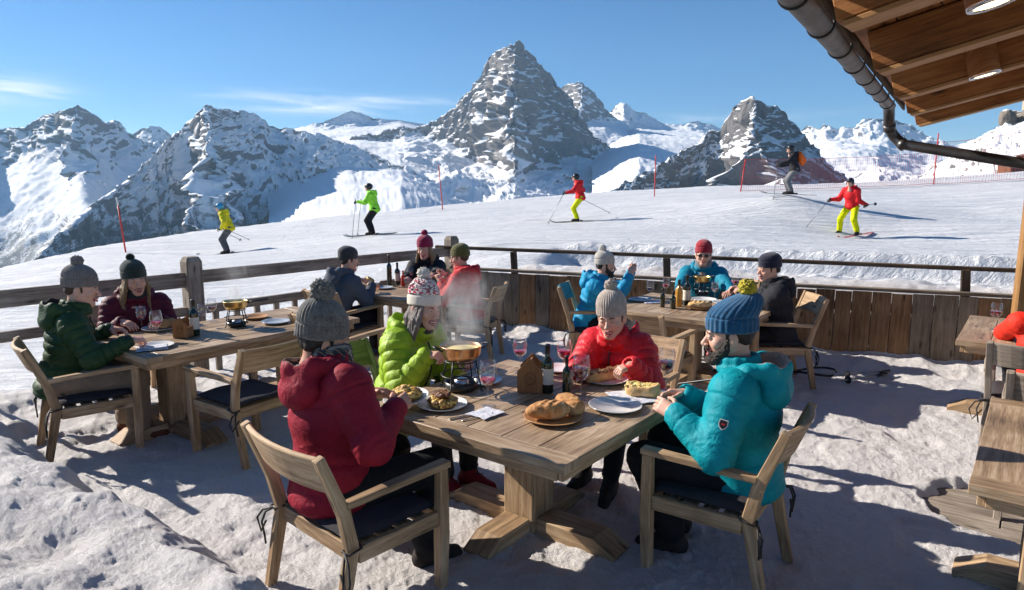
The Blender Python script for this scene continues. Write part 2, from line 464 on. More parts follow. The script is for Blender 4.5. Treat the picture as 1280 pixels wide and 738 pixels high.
def head_mesh(res, smile=1.0, male=True, glasses=False):
    """returns V,F,tag in head-local coordinates, +Y is where the face looks"""
    S = SDF()
    S.ell((0, -.012, .03), (.074, .092, .086), .03)
    S.ell((0, .016, -.028), (.060, .071, .080), .03)
    jw = .046 if male else .040
    for s in (-1, 1):
        S.cone((s*jw*1.15, -.005, -.05), (s*.014, .062, -.098), .019, .017, .03)
        S.ell((s*.040, .056, -.026-.003*smile), (.021+.002*smile, .021, .018+.003*smile), .02)
        S.ell((s*.077, -.010, -.012), (.009, .019, .031), .008, rot=rotm((0, 0, 1), s*18))
    S.ell((0, .067, -.100), (.019, .015, .015), .02)
    S.cone((0, -.02, -.07), (0, -.05, -.21), .052 if male else .046, .058 if male else .05, .03)
    S.cone((-.034, .077, .017), (.034, .077, .017), .011, .011, .015)
    for s in (-1, 1):
        S.ell((s*.031, .1, -.002), (.017, .014, .0105), .012, sub=True)
    S.cone((0, .083, .006), (0, .107, -.030), .0075, .0105, .012)
    S.ell((0, .108, -.034), (.0115, .011, .0095), .008)
    for s in (-1, 1): S.ell((s*.0125, .098, -.037), (.0075, .009, .007), .006)
    # eyes
    for s in (-1, 1):
        S.ell((s*.031, .0785, -.002), (.0118, .0118, .0118), .001, 1)
        S.ell((s*.031, .0868, -.0025), (.0062, .0048, .0062), .0008, 2)
        S.cone((s*.0195, .0855, .0005), (s*.031, .0905, .0052-.001*smile), .0035, .0040, .004)
        S.cone((s*.031, .0905, .0052-.001*smile), (s*.0435, .0835, .0005), .0040, .0033, .004)
        S.chain([(s*.0200, .0885, -.0005), (s*.031, .0935, .0028-.001*smile), (s*.0445, .0855, -.0012)], [.0014, .0017, .0014], .001, 4)
        S.cone((s*.020, .084, -.0065), (s*.031, .0885, -.0095+.0012*smile), .0035, .0038, .005)
        S.cone((s*.031, .0885, -.0095+.0012*smile), (s*.042, .083, -.006), .0038, .0033, .005)
        S.cone((s*.016, .0885, .0155), (s*.032, .0895, .021), .0032, .0036, .003, 4)
        S.cone((s*.032, .0895, .021), (s*.046, .0795, .016), .0036, .0024, .003, 4)
    # mouth
    w = .021+.007*smile; up = .008*smile
    if smile > .3:
        S.ell((0, .097, -.069), (w*.92, .018, .0105), .004, sub=True)
        S.ell((0, .079, -.0685), (w*.95, .0145, .012), .002, 6)
        S.ell((0, .0810, -.0655), (w*.86, .0160, .0075), .001, 5)
    S.chain([(-w, .081, -.0665+up), (-.011, .0975, -.0585-.001*smile), (0, .0985, -.0605), (.011, .0975, -.0585-.001*smile), (w, .081, -.0665+up)], [.0022, .0042, .0038, .0042, .0022], .004, 3)
    dz = -.0115*smile
    S.chain([(-w, .081, -.0665+up), (-.012, .094, -.0715+dz*.8), (0, .096, -.0725+dz), (.012, .094, -.0715+dz*.8), (w, .081, -.0665+up)], [.0022, .0046, .0052, .0046, .0022], .004, 3)
    return S.mesh(res, 1)

def beanie(name, mat, pom=None, parent=None, Mx=None, ribs=30, cuff=True, slouch=.0, top=.155, seg=160, tilt=8, patchlab=None, size=1.0, pomr=.042):
    prof = []
    def P(r, z, rib): prof.append((r, z, rib))
    P(.0905, .018, 0); P(.097, .016, .6)
    if cuff:
        for z in np.linspace(.022, .068, 8): P(.1005, z, 1)
        P(.0995, .073, .5); P(.0955, .0745, 0); P(.0965, .079, .6)
    else:
        for z in np.linspace(.022, .074, 6): P(.098, z, 1)
    z0 = .08
    for a in np.linspace(0, 1, 16):
        an = a*math.pi/2
        P(.0975*math.cos(an)**.96+.0008, z0+(top+.008-z0)*math.sin(an)**1.0, 1-.65*a)
    n = len(prof); th = np.arange(seg)/seg*2*math.pi
    V = np.zeros((n, seg, 3)); rib = .5+.5*np.cos(th*ribs)
    for i, (r, z, rb) in enumerate(prof):
        rr = r*size+.0036*rb*(rib-.5)
        V[i, :, 0] = rr*np.cos(th)*.90; V[i, :, 1] = rr*np.sin(th)*1.06-.01-slouch*max(0, (z-.08)/.08)**1.3
        V[i, :, 2] = z*size+.0
    V = V.reshape(-1, 3)
    V[:, 2] += .004*fbm(V, 22, 3)
    V += .0035*np.stack([fbm(V, 18, 3, 5), fbm(V, 18, 3, 25), fbm(V, 18, 3, 45)], 1)
    V = V@rotm((1, 0, 0), tilt).T
    F = [];UV = []
    for i in range(n-1):
        for k in range(seg):
            F.append((i*seg+k, i*seg+(k+1) % seg, (i+1)*seg+(k+1) % seg, (i+1)*seg+k))
            UV += [(k/seg*3, prof[i][1]*6), ((k+1)/seg*3, prof[i][1]*6), ((k+1)/seg*3, prof[i+1][1]*6), (k/seg*3, prof[i+1][1]*6)]
    Vh = V@Mx[:3, :3].T+Mx[:3, 3]
    o = link(name, mkmesh(name, Vh, F, mat, uv=UV), parent)
    if pom is not None:
        c = rotm((1, 0, 0), tilt)@V3(0, -.01-slouch*1.0, top*size+pomr*.72)
        S = SDF().ell(c, (pomr,)*3)
        v, f, _ = S.mesh(.0028 if seg > 100 else .006, 1)
        nn = (v-c)/pomr
        v = c+nn*pomr*(1+.16*vnoise(v, 130, 3)[:, None]+.16*vnoise(v, 260, 9)[:, None]+.06*vnoise(v, 40, 1)[:, None])
        v = v@Mx[:3, :3].T+Mx[:3, 3]
        link('pompom', mkmesh('pompom', v, f, pom), o)
    return o

def ik(a, t, l1, l2, pole):
    d = t-a; L = np.linalg.norm(d)
    if L > (l1+l2)*.995: t = a+d/L*(l1+l2)*.995; d = t-a; L = np.linalg.norm(d)
    if L < .12: t = a+d/L*.12; d = t-a; L = .12
    x = (l1*l1-l2*l2+L*L)/(2*L); h = math.sqrt(max(l1*l1-x*x, 1e-6))
    n = d/L; p = np.asarray(pole, float); p = p-n*p.dot(n); p /= np.linalg.norm(p)
    return a+n*x+p*h, t

def person(label, pos, yaw, st, group=None, name='person'):
    """st: dict of pose and clothes; everything in person-local metres, +Y is forward"""
    g = st.get
    fine = g('fine', 1)                 # 1 near, 2 middle, 3 far
    res = {1: .0075, 2: .011, 3: .016}[fine]
    hres = {1: .0022, 2: .0036, 3: .006}[fine]
    gs = g('gs', 1.0); pos = V3(*pos); cy, sy = math.cos(R(yaw)), math.sin(R(yaw))
    def loc(w):
        d = (V3(*w)-pos)/gs; return V3(cy*d[0]+sy*d[1], -sy*d[0]+cy*d[1], d[2])
    sc = g('scale', 1.0); male = g('male', True)
    hip = V3(*g('hip', (0, -.04, .51)))
    a = R(g('lean', 8)); sd = R(g('side', 0)); dr = V3(math.sin(sd), math.sin(a), math.cos(a)*math.cos(sd)); dr /= np.linalg.norm(dr)
    tw = R(g('twist', 0)); ct = math.cos(tw), math.sin(tw)
    X = V3(ct[0], ct[1], 0); X = X-dr*X.dot(dr); X /= np.linalg.norm(X); Yf = np.cross(dr, X)   # torso frame
    TB = np.stack([X, Yf, dr], 1)
    nb = hip+dr*.50*sc
    shw = (.180 if male else .158)*sc
    sh = {1: nb-dr*.055-X*shw, -1: nb-dr*.055+X*shw}      # +1 = left hand side (-X)
    hy, hp, hr = g('head', (0, 5, 0))
    HM = np.array((Matrix.Rotation(R(hy), 3, 'Z')@Matrix.Rotation(R(-hp), 3, 'X')@Matrix.Rotation(R(hr), 3, 'Y')))
    hc = nb+dr*.05+V3(0, math.sin(a)*.10+.035, .125)*sc + V3(*g('head_off', (0, 0, 0)))
    hs = g('hsize', 1.0)*sc
    Mh = np.eye(4); Mh[:3, :3] = HM*hs; Mh[:3, 3] = hc
    # arms
    el = {}; wr = {}; hf = {}
    for s, key in ((1, 'L'), (-1, 'R')):
        tgt = g('hand'+key)
        t = loc(tgt) if tgt is not None and g('world', True) else V3(*(tgt if tgt is not None else (-s*.22, .25, .7)))
        pole = V3(-s*g('out', .5), -.25, -1.0)
        hd = V3(*g('hdir'+key, (s*.25, 1, -.1))); hd /= np.linalg.norm(hd)
        w0 = t-hd*.075
        e, w = ik(sh[s], w0, .285*sc, .255*sc, pole)
        el[s], wr[s] = e, w
        pn = V3(*g('back'+key, (-s*.25, 0, 1)))
        hf[s] = frame(hd, pn)
    # legs
    kn = {}; an = {}; ft = {}; hj = {}
    for s, key in ((1, 'L'), (-1, 'R')):
        hj[s] = hip+V3(-s*.095, 0, -.01)
        kn[s] = V3(*g('knee'+key, (-s*.14, .42, .53))); an[s] = V3(*g('ank'+key, (-s*.14, .40, .10)))
        ft[s] = V3(*g('foot'+key, (-s*.12, 1, 0)))
        ft[s] /= np.linalg.norm(ft[s])
    # ---------------- body: one mesh (inner body + head + hands)
    B = SDF()
    B.cone(hip, hip+dr*.2, .12, .11, .05); B.cone(hip+dr*.2, nb-dr*.08, .11, .12, .05)
    B.cone(sh[1], sh[-1], .05, .05, .04)
    B.cone(nb-dr*.05, nb+dr*.04, .06, .05, .03)
    for s in (1, -1):
        B.cone(sh[s], el[s], .045, .037, .03); B.cone(el[s], wr[s], .036, .026, .02)
        B.cone(hj[s], kn[s], .07, .05, .04); B.cone(kn[s], an[s], .048, .035, .03)
        B.cone(an[s], an[s]+ft[s]*.12-V3(0, 0, .045), .03, .025, .02)
    bv, bf, bt = B.mesh(max(res, .011)*1.3, 1)
    VV = [bv]; FF = [bf]; MM = [np.zeros(len(bf), int)]; n = len(bv)
    v, f, t = head_mesh(hres, g('smile', .8), male); v = v@Mh[:3, :3].T+Mh[:3, 3]
    VV.append(v); FF.append(f+n); MM.append(ftag(t, f)); n += len(v)
    for s, key in ((1, 'L'), (-1, 'R')):
        if g('glove') and fine > 1: 
            pass
        H = SDF(); hand_prims(H, wr[s], hf[s], s, *g('curl'+key, (.5, .4)), sc=sc*(.97 if male else .9)*(1.12 if g('glove') else 1))
        v, f, t = H.mesh({1: .0024, 2: .004, 3: .007}[fine], 1)
        VV.append(v); FF.append(f+n); MM.append(np.full(len(f), 7 if g('glove') else 0)); n += len(v)
    me = mkmesh(name, np.concatenate(VV), np.concatenate(FF), [g('skin', M['skin']), M['eyew'], M['iris'], M['lip'], g('browm', M['brow']), M['teeth'], M['mouth'], M['glove']], np.concatenate(MM))
    root = link(name, me, None, pos, yaw); root.scale = (gs, gs, gs); tag(root, label, 'person', group)
    # ---------------- jacket
    q = g('quilt'); jm = st['jacket']; fat = g('fat', 0.0)
    J = SDF(); qt = None; qa = None
    J.ell(hip+TB@V3(0, .01, .07), V3(.178+fat*.8, .150+fat*.6, .17)*sc, .06, 0, TB, qt)
    J.ell(hip+TB@V3(0, .012, .30*sc), V3(.190+fat if male else .175+fat, .140+fat, .20)*sc, .06, 0, TB, qt)
    J.ell(hip+V3(0, .012, -.03), V3(.200+fat*.35, .178+fat*.2, .105)*sc, .04)
    J.cone(sh[1]-dr*.005, sh[-1]-dr*.005, .072+fat*.6, .072+fat*.6, .05)
    J.cone(nb-dr*.08, nb+dr*.02, .09, .068, .05)
    J.ell(nb+TB@V3(0, -.05, -.09), (.13, .08, .12), .05, 0, TB)
    if g('pockets', True) and fine < 3: pass
    cuf = {}
    for s in (1, -1):
        J.cone(sh[s], el[s], .078+fat*.7, .066+fat*.5, .045, 0, qa)
        d = (wr[s]-el[s]); Lf = np.linalg.norm(d); d /= Lf
        J.cone(el[s], wr[s]-d*.012, .066+fat*.5, .047+fat*.3, .03, 0, qa)
        cuf[s] = (wr[s]-d*.02, d)
        J.cone(wr[s]-d*.005, wr[s]+d*.03, .030, .030, .004, sub=True)
    # collar standing around the neck, open inside
    cc = nb+dr*.055+V3(0, .018, 0)
    ring = [cc+TB@V3(.074*math.sin(t_), .078*math.cos(t_), .012+.012*math.cos(t_)*-1) for t_ in np.linspace(R(-160), R(160), 13)]
    ring = [cc+TB@V3(.078*math.sin(t_), -.080*math.cos(t_), .0) for t_ in np.linspace(R(-165), R(165), 13)]
    J.chain([p-dr*.03 for p in ring], [.026]*13, .02); J.chain([p+dr*.012 for p in ring], [.017]*13, .015)
    J.cone(nb+dr*.085, hc+HM@V3(0, -.01, -.02), .058, .062, .006, sub=True)
    v, f, t = J.mesh(res, 1)
    nn = vnorm(v, f)
    lim = np.zeros(len(v))
    bones = [(hip-dr*.2, nb+dr*.02, .17+fat)]
    for s in (1, -1): bones += [(sh[s], el[s], .070+fat*.6), (el[s], wr[s], .056+fat*.4)]
    bd = np.full(len(v), 9e9); bi = np.zeros(len(v), int); bh = np.zeros(len(v))
    for i_, (a_, b_, r_) in enumerate(bones):
        ba = b_-a_; L_ = np.linalg.norm(ba); h_ = (v-a_)@ba/L_; d_ = np.linalg.norm(v-a_-np.clip(h_/L_, 0, 1)[:, None]*ba, axis=1)-r_
        m_ = d_ < bd; bd = np.where(m_, d_, bd); bi = np.where(m_, i_, bi); bh = np.where(m_, h_, bh)
    if not q:
        # cloth folds running across each limb, strongest at elbows, waist and armpits; seams as grooves
        fo = np.zeros(len(v))
        for s in (1, -1):
            for c_, rd in ((el[s], .13), (sh[s]-dr*.10, .13), (wr[s], .09)): fo += np.exp(-((v-c_)**2).sum(1)/rd**2)
        fo += .8*np.exp(-((v-hip-dr*.05)**2).sum(1)/.2**2); fo = np.minimum(fo, 1.1)
        rg = np.zeros(len(v)); rg2 = np.zeros(len(v))
        wv = v+.03*np.stack([vnoise(v, 8, 1), vnoise(v, 8, 21), vnoise(v, 8, 41)], 1)
        for i_, (a_, b_, r_) in enumerate(bones):
            ba = (b_-a_)/np.linalg.norm(b_-a_); m_ = bi == i_
            k_ = .5+.5*vnoise(v[m_], 4, 11)
            Q = wv[m_]*7+np.outer(wv[m_]@ba, ba)*(9 if i_ else 4)
            rg[m_] = 1-np.abs(vnoise(Q, 1, 7))*3.2; rg2[m_] = 1-np.abs(vnoise(Q, 2.3, 37))*3.0
        rg = np.clip(rg, -1, 1); rg2 = np.clip(rg2, -1, 1)
        gro = np.zeros(len(v)); G_ = lambda d_, w_: np.exp(-(d_/w_)**2)
        tz = (v-hip)@dr; ty = (v-hip)@TB[:, 1]
        gro += np.where(bi == 0, G_(tz-.36*sc, .006)*(np.abs((v-hip)@TB[:, 0]) < .2)*.6+G_(tz-.115, .018)*1.3+G_(tz+.085, .006)*.5, 0)
        for i_ in (1, 3): gro += np.where(bi == i_, G_(bh-.035, .006)*.9, 0)
        for i_ in (2, 4): gro += np.where(bi == i_, G_(bh-.20, .006)*.8, 0)
        v = v+nn*(.0052*fo*rg+.0018*rg2*(.35+fo)+.002*fbm(v, 6, 3, 2)-.0075*gro)[:, None]
    else:
        best = np.full(len(v), 9e9); par = np.zeros(len(v)); bl_ = np.zeros(len(v))
        cand = [(hip-dr*.2, nb+dr*.02, .17+fat, q, 0)]
        for s in (1, -1): cand += [(sh[s], el[s], .070+fat*.6, q*.85, 0), (el[s], wr[s], .056+fat*.4, q*.85, np.linalg.norm(el[s]-sh[s]))]
        for a_, b_, r_, pt, o_ in cand:
            ba = b_-a_; L_ = np.linalg.norm(ba); h_ = np.clip((v-a_)@ba/L_/L_, 0, 1); d_ = np.linalg.norm(v-a_-h_[:, None]*ba, axis=1)-r_
            m_ = d_ < best; best = np.where(m_, d_, best); par = np.where(m_, (h_*L_+o_)/pt, par)
        par = par+.10*vnoise(v, 6, 3)
        v = v+nn*(g('puff', .014)*(np.abs(np.sin(math.pi*par))**.45-.72))[:, None]
        crk = (1-np.abs(vnoise(v*V3(1, 1, .45), 30, 4))*2)
        v = v+nn*(.0022*crk+.002*fbm(v, 14, 3))[:, None]
    jk = link('jacket', mkmesh('jacket', v, f, jm), root)
    # zip down the front
    if g('zip', True) and fine < 3:
        lc = (v-hip)@TB; pts = []
        for z_ in np.linspace(-.03, .49*sc, 16):
            m_ = (np.abs(lc[:, 2]-z_) < .02) & (np.abs(lc[:, 0]) < .02)
            if m_.any():
                y_ = lc[m_, 1].max(); pts.append(hip+TB@V3(0, y_+.0005, z_))
        if len(pts) > 3: MB().tube(pts, .005, 6).build('zip', g('zipm', M['black']), jk)
    if g('badge'):
        s_ = g('badge'); c_ = sh[s_]*.45+el[s_]*.55; out_ = V3(-s_, -.25, .25); out_ = TB@out_
        ax_ = (el[s_]-sh[s_])/np.linalg.norm(el[s_]-sh[s_]); out_ -= ax_*out_.dot(ax_); out_ /= np.linalg.norm(out_); sd_ = np.cross(ax_, out_)
        hb_ = (v-c_)@out_; near_ = np.linalg.norm((v-c_)-np.outer(hb_, out_), axis=1) < .02; top_ = hb_[near_ & (hb_ > 0)].max() if (near_ & (hb_ > 0)).any() else .08
        for r0_, dz_, mt_, nm_ in ((1.0, .0015, 'markw', 'badge'), (.8, .003, 'hel_k', 'badge_field'), (.38, .0045, 'mark', 'badge_emblem')):
            sh2 = [(-.018, -.022), (.018, -.022), (.021, .0), (.014, .016), (0, .026), (-.014, .016), (-.021, 0)]
            if nm_ == 'badge_emblem': sh2 = [(-.02, -.01), (.02, -.01), (.02, .008), (-.02, .008)]
            p_ = [c_+out_*(top_+dz_)+sd_*x_*r0_+ax_*y_*r0_ for x_, y_ in sh2]; m__ = MB(); n_ = len(p_)
            m__.add(p_+[q_-out_*.004 for q_ in p_], [tuple(range(n_)), tuple(range(2*n_-1, n_-1, -1))]+[(i, i+n_, (i+1) % n_+n_, (i+1) % n_) for i in range(n_)]); m__.build(nm_, M[mt_], jk)
    # cuffs
    if fine < 3:
        for s in (1, -1):
            c_, d = cuf[s]; mb = MB(); mb.tube([c_+d*.004, c_+d*.016, c_+d*.026, c_+d*.020], [.045, .0475+fat*.2, .043, .030], 16, caps=False); mb.build('cuff', g('cuffm', M['black']), jk)
    # hood
    if g('hood', True):
        Hd = SDF(); hw = g('hoodw', 1.0); b0 = nb+dr*.02
        P_ = lambda x, y, z: b0+TB@V3(x*hw, y*hw, z*hw)
        for s in (1, -1):
            Hd.chain([P_(s*.070, .088, -.050), P_(s*.104, .035, -.010), P_(s*.116, -.050, .010), P_(s*.085, -.118, .018), P_(0, -.158, .012)], [.018, .028, .034, .036, .036], .035, 0, None)
        Hd.ell(P_(0, -.125, -.080), (.125*hw, .070*hw, .085*hw), .05, 0, TB)
        Hd.cone(P_(0, -.01, -.05), P_(0, -.03, .14), .066, .085, .015, sub=True)
        Hd.ell(P_(0, -.100, .052), (.104*hw, .080*hw, .092*hw), .010, 0, TB, sub=True)
        subs = [p_ for p_ in Hd.p if p_[8]]
        hv, hf_, _ = Hd.mesh(res, 1); hn = vnorm(hv, hf_)
        mi = None; ms = [jm]
        if g('lining') is not None:
            ctr = hv[hf_].mean(1); dmin = np.min([np.abs(SDF.ev(p_, ctr)) for p_ in subs], 0)
            ms = [jm, st['lining']]; mi = (dmin < .0055+res*.4).astype(int)
        hv = hv+hn*(.0035*(1-np.abs(vnoise(hv, 13, 3))*2)+.003*fbm(hv, 10, 3))[:, None]
        link('hood', mkmesh('hood', hv, hf_, ms, mi), jk)
    # ---------------- scarf
    if g('scarf') is not None:
        S_ = SDF(); cs = nb+dr*.075+V3(0, .02, 0)
        rr_ = [cs+TB@V3(.066*math.sin(t_), -.07*math.cos(t_), -.006*math.cos(t_)) for t_ in np.linspace(R(-180), R(180), 14)]
        S_.chain([p+dr*.02 for p in rr_], [.022]*14, .02); S_.chain([p-dr*.025 for p in rr_], [.026]*14, .02)
        sv, sf, _ = S_.mesh(min(res, .006) if fine == 1 else res, 1); sn = vnorm(sv, sf); sv = sv+sn*(.004*(1-np.abs(vnoise(sv*V3(.6, .6, 3), 26, 3))*2))[:, None]
        link('scarf', mkmesh('scarf', sv, sf, st['scarf']), root)
    # ---------------- trousers
    Tr = SDF(); tm = st['trousers']; lr = g('legfat', 0.0)
    Tr.ell(hip+V3(0, .01, -.03), (.160, .13, .10), .05)
    for s in (1, -1):
        Tr.cone(hj[s], kn[s], .092+lr, .070+lr, .05)
        b_ = an[s]+(kn[s]-an[s])*.12
        Tr.cone(kn[s], b_, .068+lr, .058+lr*1.4, .03)
        Tr.cone(an[s]+V3(0, 0, .0), an[s]-V3(0, 0, .1), .04, .04, .004, sub=True)
    v, f, t = Tr.mesh(res, 1); nn = vnorm(v, f); fo = np.zeros(len(v))
    for s in (1, -1):
        for c_, rd in ((kn[s], .12), (hj[s], .16), (an[s], .1)): fo += np.exp(-((v-c_)**2).sum(1)/rd**2)
    v = v+nn*((.007*fo+.002)*(1-np.abs(vnoise(v*V3(1, 1, 2), 12, 8))*2)+.003*fbm(v, 9, 3, 5))[:, None]
    link('trousers', mkmesh('trousers', v, f, tm), root)
    # ---------------- boots
    for s in (1, -1):
        Bo = SDF(); A_ = an[s]; d = ft[s]; up = g('bootup', V3(0, 0, 1)); sh_ = (kn[s]-A_)/np.linalg.norm(kn[s]-A_)
        Bo.cone(A_+sh_*.07, A_, .053, .052, .03)
        Bo.cone(A_-V3(0, 0, .035)-d*.03, A_+d*.06-V3(0, 0, .045), .048, .047, .03)
        Bo.cone(A_+d*.05-V3(0, 0, .045), A_+d*.155-V3(0, 0, .062), .045, .036, .03)
        Bo.cone(A_+d*-.04-V3(0, 0, .088), A_+d*.165-V3(0, 0, .088), .037, .036, .006, 1)
        Bo.ell(A_-V3(0, 0, .16), (.5, .5, .055), .002, sub=True)
        v, f, t = Bo.mesh(.006 if fine == 1 else .011, 1)
        bo = link('boot', mkmesh('boot', v, f, [g('boot', M['boot']), g('sole', M['sole'])], ftag(t, f)), root)
        if g('laces') and fine == 1:
            mb = MB(); sdv = np.cross(d, (0, 0, 1)); pts = []
            for i in range(9):
                c_ = A_+d*(.052+.0)+V3(0, 0, .05-.011*i)+d*(.006+.0085*i if i > 3 else .002*i)
                pts.append(c_+sdv*(.022 if i % 2 else -.022))
            mb.tube(pts, .0028, 6)
            l0 = A_+d*.055+V3(0, 0, .045)
            mb.tube([l0, l0+sdv*.03+V3(0, 0, .02)+d*.02, l0+sdv*.055+d*.035, l0+sdv*.03+V3(0, 0, -.03)+d*.04, l0], .0022, 6)
            mb.build('laces', M['cord'], bo)
    # ---------------- hair
    hair = g('hair'); hm = g('hairm', M['hair_b'])
    if hair:
        Hr = SDF(); Tt = lambda x, y, z: hc+HM@(V3(x, y, z)*hs)
        if hair == 'short':
            Hr.ell(Tt(0, -.018, .02), V3(.0775, .090, .082)*hs, .01, 0, HM)
            Hr.cone(Tt(-.045, -.066, -.018), Tt(.045, -.066, -.018), .022, .022, .02)
            for s in (-1, 1): Hr.cone(Tt(s*.069, .012, .02), Tt(s*.066, .016, -.022), .008, .006, .01)
            Hr.cone(Tt(0, .12, -.03), Tt(0, .075, .01), .055, .05, .01, sub=True)
            Hr.cone(Tt(0, .14, -.06), Tt(0, .10, -.06), .07, .06, .01, sub=True)
        else:
            Hr.ell(Tt(0, -.018, .02), V3(.079, .092, .084)*hs, .01, 0, HM)
            rr = np.random.default_rng(int(abs(pos[0])*100)+3)
            for s in (-1, 1):
                for i in range(9):
                    y0 = .035-.012*i+rr.normal()*.003; x0 = .066-.03*(i/9)**3
                    p0 = Tt(s*x0, y0, .01); p1 = Tt(s*(.078+rr.random()*.01), y0+.005, -.07)
                    p2 = nb+TB@V3(s*(.085+rr.random()*.035), .075-.01*i+rr.normal()*.008, -.01)
                    p3 = nb+TB@V3(s*(.075+rr.random()*.04), .125-.012*i+rr.random()*.02, -.10-rr.random()*.06)
                    Hr.chain([p0, p1, p2, p3], [.014, .017, .014, .005], .008)
            Hr.cone(Tt(0, .13, -.05), Tt(0, .075, -.045), .056, .052, .01, sub=True)
        v, f, _ = Hr.mesh({1: .0035, 2: .005, 3: .008}[fine], 1); nn = vnorm(v, f)
        v = v+nn*(.003*vnoise(v*V3(1, 1, .12), 160, 5)+.002*vnoise(v, 60, 5))[:, None]
        link('hair', mkmesh('hair', v, f, hm), root)
    if g('beard'):
        Br = SDF(); Tt = lambda x, y, z: hc+HM@(V3(x, y, z)*hs)
        for s in (-1, 1):
            Br.chain([Tt(s*.068, .012, -.012), Tt(s*.058, .026, -.056), Tt(s*.034, .060, -.094), Tt(0, .074, -.106)], [.012, .019, .021, .022], .025)
            Br.cone(Tt(s*.050, .040, -.058), Tt(s*.030, .066, -.080), .015, .014, .02)
            Br.chain([Tt(0, .103, -.049), Tt(s*.018, .097, -.052), Tt(s*.032, .084, -.075), Tt(s*.022, .080, -.100)], [.0045, .006, .006, .01], .008)
        v, f, _ = Br.mesh(max(hres, .0028), 1); nn = vnorm(v, f)
        v = v+nn*(.003*vnoise(v, 220, 5)+.002*vnoise(v, 90, 5))[:, None]
        link('beard', mkmesh('beard', v, f, hm), root)
    # ---------------- hat
    hat = g('hat')
    if hat:
        Mt = Mh.copy()
        beanie('hat', hat['m'], hat.get('pom'), root, Mt, hat.get('ribs', 30), hat.get('cuff', True), hat.get('slouch', .01), hat.get('top', .155), 200 if fine == 1 else 90, hat.get('tilt', 9), pomr=hat.get('pomr', .042))
        if hat.get('patch'):
            c_ = rotm((1, 0, 0), hat.get('tilt', 9))
            az = R(hat['patch']); r_ = .103
            def pp(da, z): 
                an_ = az+da; p = c_@V3(r_*.90*math.cos(an_)*1.02, r_*1.06*math.sin(an_)*1.02-.01, z); return Mt[:3, :3]@p+Mt[:3, 3]
            ls = []
            for i in range(5):
                ls += [pp(-.15+.075*i, .028), pp(-.15+.075*i, .062)]
            mkb = MB(); mkb.add(ls, [(2*i, 2*i+2, 2*i+3, 2*i+1) for i in range(4)], None, 0, True)
            o = mkb.build('patch', M['paper'], [c for c in COL.objects if c.parent == root and c.name.startswith('hat')][0])
            sm = o.modifiers.new('t', 'SOLIDIFY'); sm.thickness = .002; sm.offset = 0
    if g('helmet'):
        S_ = SDF(); Tt = lambda x, y, z: hc+HM@(V3(x, y, z)*hs)
        S_.ell(Tt(0, -.015, .035), V3(.098, .118, .105)*hs, .02, 0, HM)
        for s in (-1, 1): S_.ell(Tt(s*.083, -.015, -.02), V3(.02, .045, .05)*hs, .03, 0, HM)
        S_.cone(Tt(0, .16, -.05), Tt(0, .09, -.02), .085, .062, .01, sub=True)
        S_.cone(Tt(0, .0, -.16), Tt(0, -.02, -.09), .09, .07, .01, sub=True)
        v, f, _ = S_.mesh(.008, 1); link('helmet', mkmesh('helmet', v, f, st['helmet']), root)
    if g('goggles'):
        S_ = SDF(); Tt = lambda x, y, z: hc+HM@(V3(x, y, z)*hs)
        zz = .006 if g('goggles') != 'up' else .07
        S_.chain([Tt(-.06, .072, zz), Tt(0, .103, zz), Tt(.06, .072, zz)], [.022, .027, .022], .02)
        v, f, _ = S_.mesh(.007, 1); link('goggles', mkmesh('goggles', v, f, M['lens']), root)
    if g('shades'):
        mb = MB(); Tt = lambda x, y, z: hc+HM@(V3(x, y, z)*hs)
        for s in (-1, 1):
            ax = HM@np.array([[1, 0, 0], [0, 0, 1], [0, -1, 0]]).T
            mb.lathe([(0, .004), (.012, .0045), (.0215, .0025), (.0235, 0), (.0215, -.002), (0, -.0005)], Tt(s*.033, .1, -.003), 20, 0, HM@rotm((1, 0, 0), -90)@rotm((0, 0, 1), 0), (1.05, .82))
            mb.tube([Tt(s*.055, .098, .004), Tt(s*.078, .05, .004), Tt(s*.08, -.01, 0)], .0025, 6)
        mb.tube([Tt(-.012, .104, .003), Tt(0, .1075, .006), Tt(.012, .104, .003)], .0025, 6)
        mb.build('sunglasses', M['lens'], root)
    return root, dict(hc=hc, nb=nb, hip=hip, TB=TB, HM=HM, wr=wr, el=el, an=an, hf=hf, sh=sh, loc=loc, jk=jk)
M['glove'] = mplain('black_glove', (.02, .02, .022), .7)
M['boot'] = mfab('dark_boot', (.03, .024, .022), .6, 300, 20, .3)
M['boot_r'] = mfab('red_boot', (.22, .015, .025), .55, 300, 25, .3)
M['boot_b'] = mfab('brown_boot', (.14, .055, .028), .6, 300, 25, .4)
M['sole'] = mplain('rubber_sole', (.025, .02, .018), .8)
M['lens'] = mplain('dark_lens', (.01, .01, .012), .06, nst=0, spec=.8)
print('p2 ok')
# ================================================================ land
def msnow(name, col=(.80, .80, .82), fine=True, rough=.55, dirt=0):
    n = Nt(name); c = n.coord('Object')
    a = n.noise(c, 9, 6, .65); b = n.noise(c, 70, 5, .7); d = n.noise(c, 420, 2, .6)
    h = n.math('ADD', n.math('ADD', a, n.math('MULTIPLY', b, .5)), n.math('MULTIPLY', d, .22))
    v = n.ramp(n.noise(c, 1.3, 4, .6), [(.3, tuple(x*.93 for x in col)), (.7, col)])
    if dirt:
        dm = n.ramp(n.noise(c, 2.6, 7, .72, .5), [(.50, (0, 0, 0)), (.72, (dirt, dirt, dirt))]); v = n.mix(dm, v, (.42, .34, .29))
    sp = n.ramp(n.n('TexNoise', Vector=c, Scale=900.0, Detail=0.0).outputs[0], [(.66, (0, 0, 0)), (.72, (1, 1, 1))])
    rr = n.math('SUBTRACT', rough, n.math('MULTIPLY', sp, .3))
    return n.bsdf(v, rr, n.bump(h, 1.0 if fine else .4, .045), spec=.35)
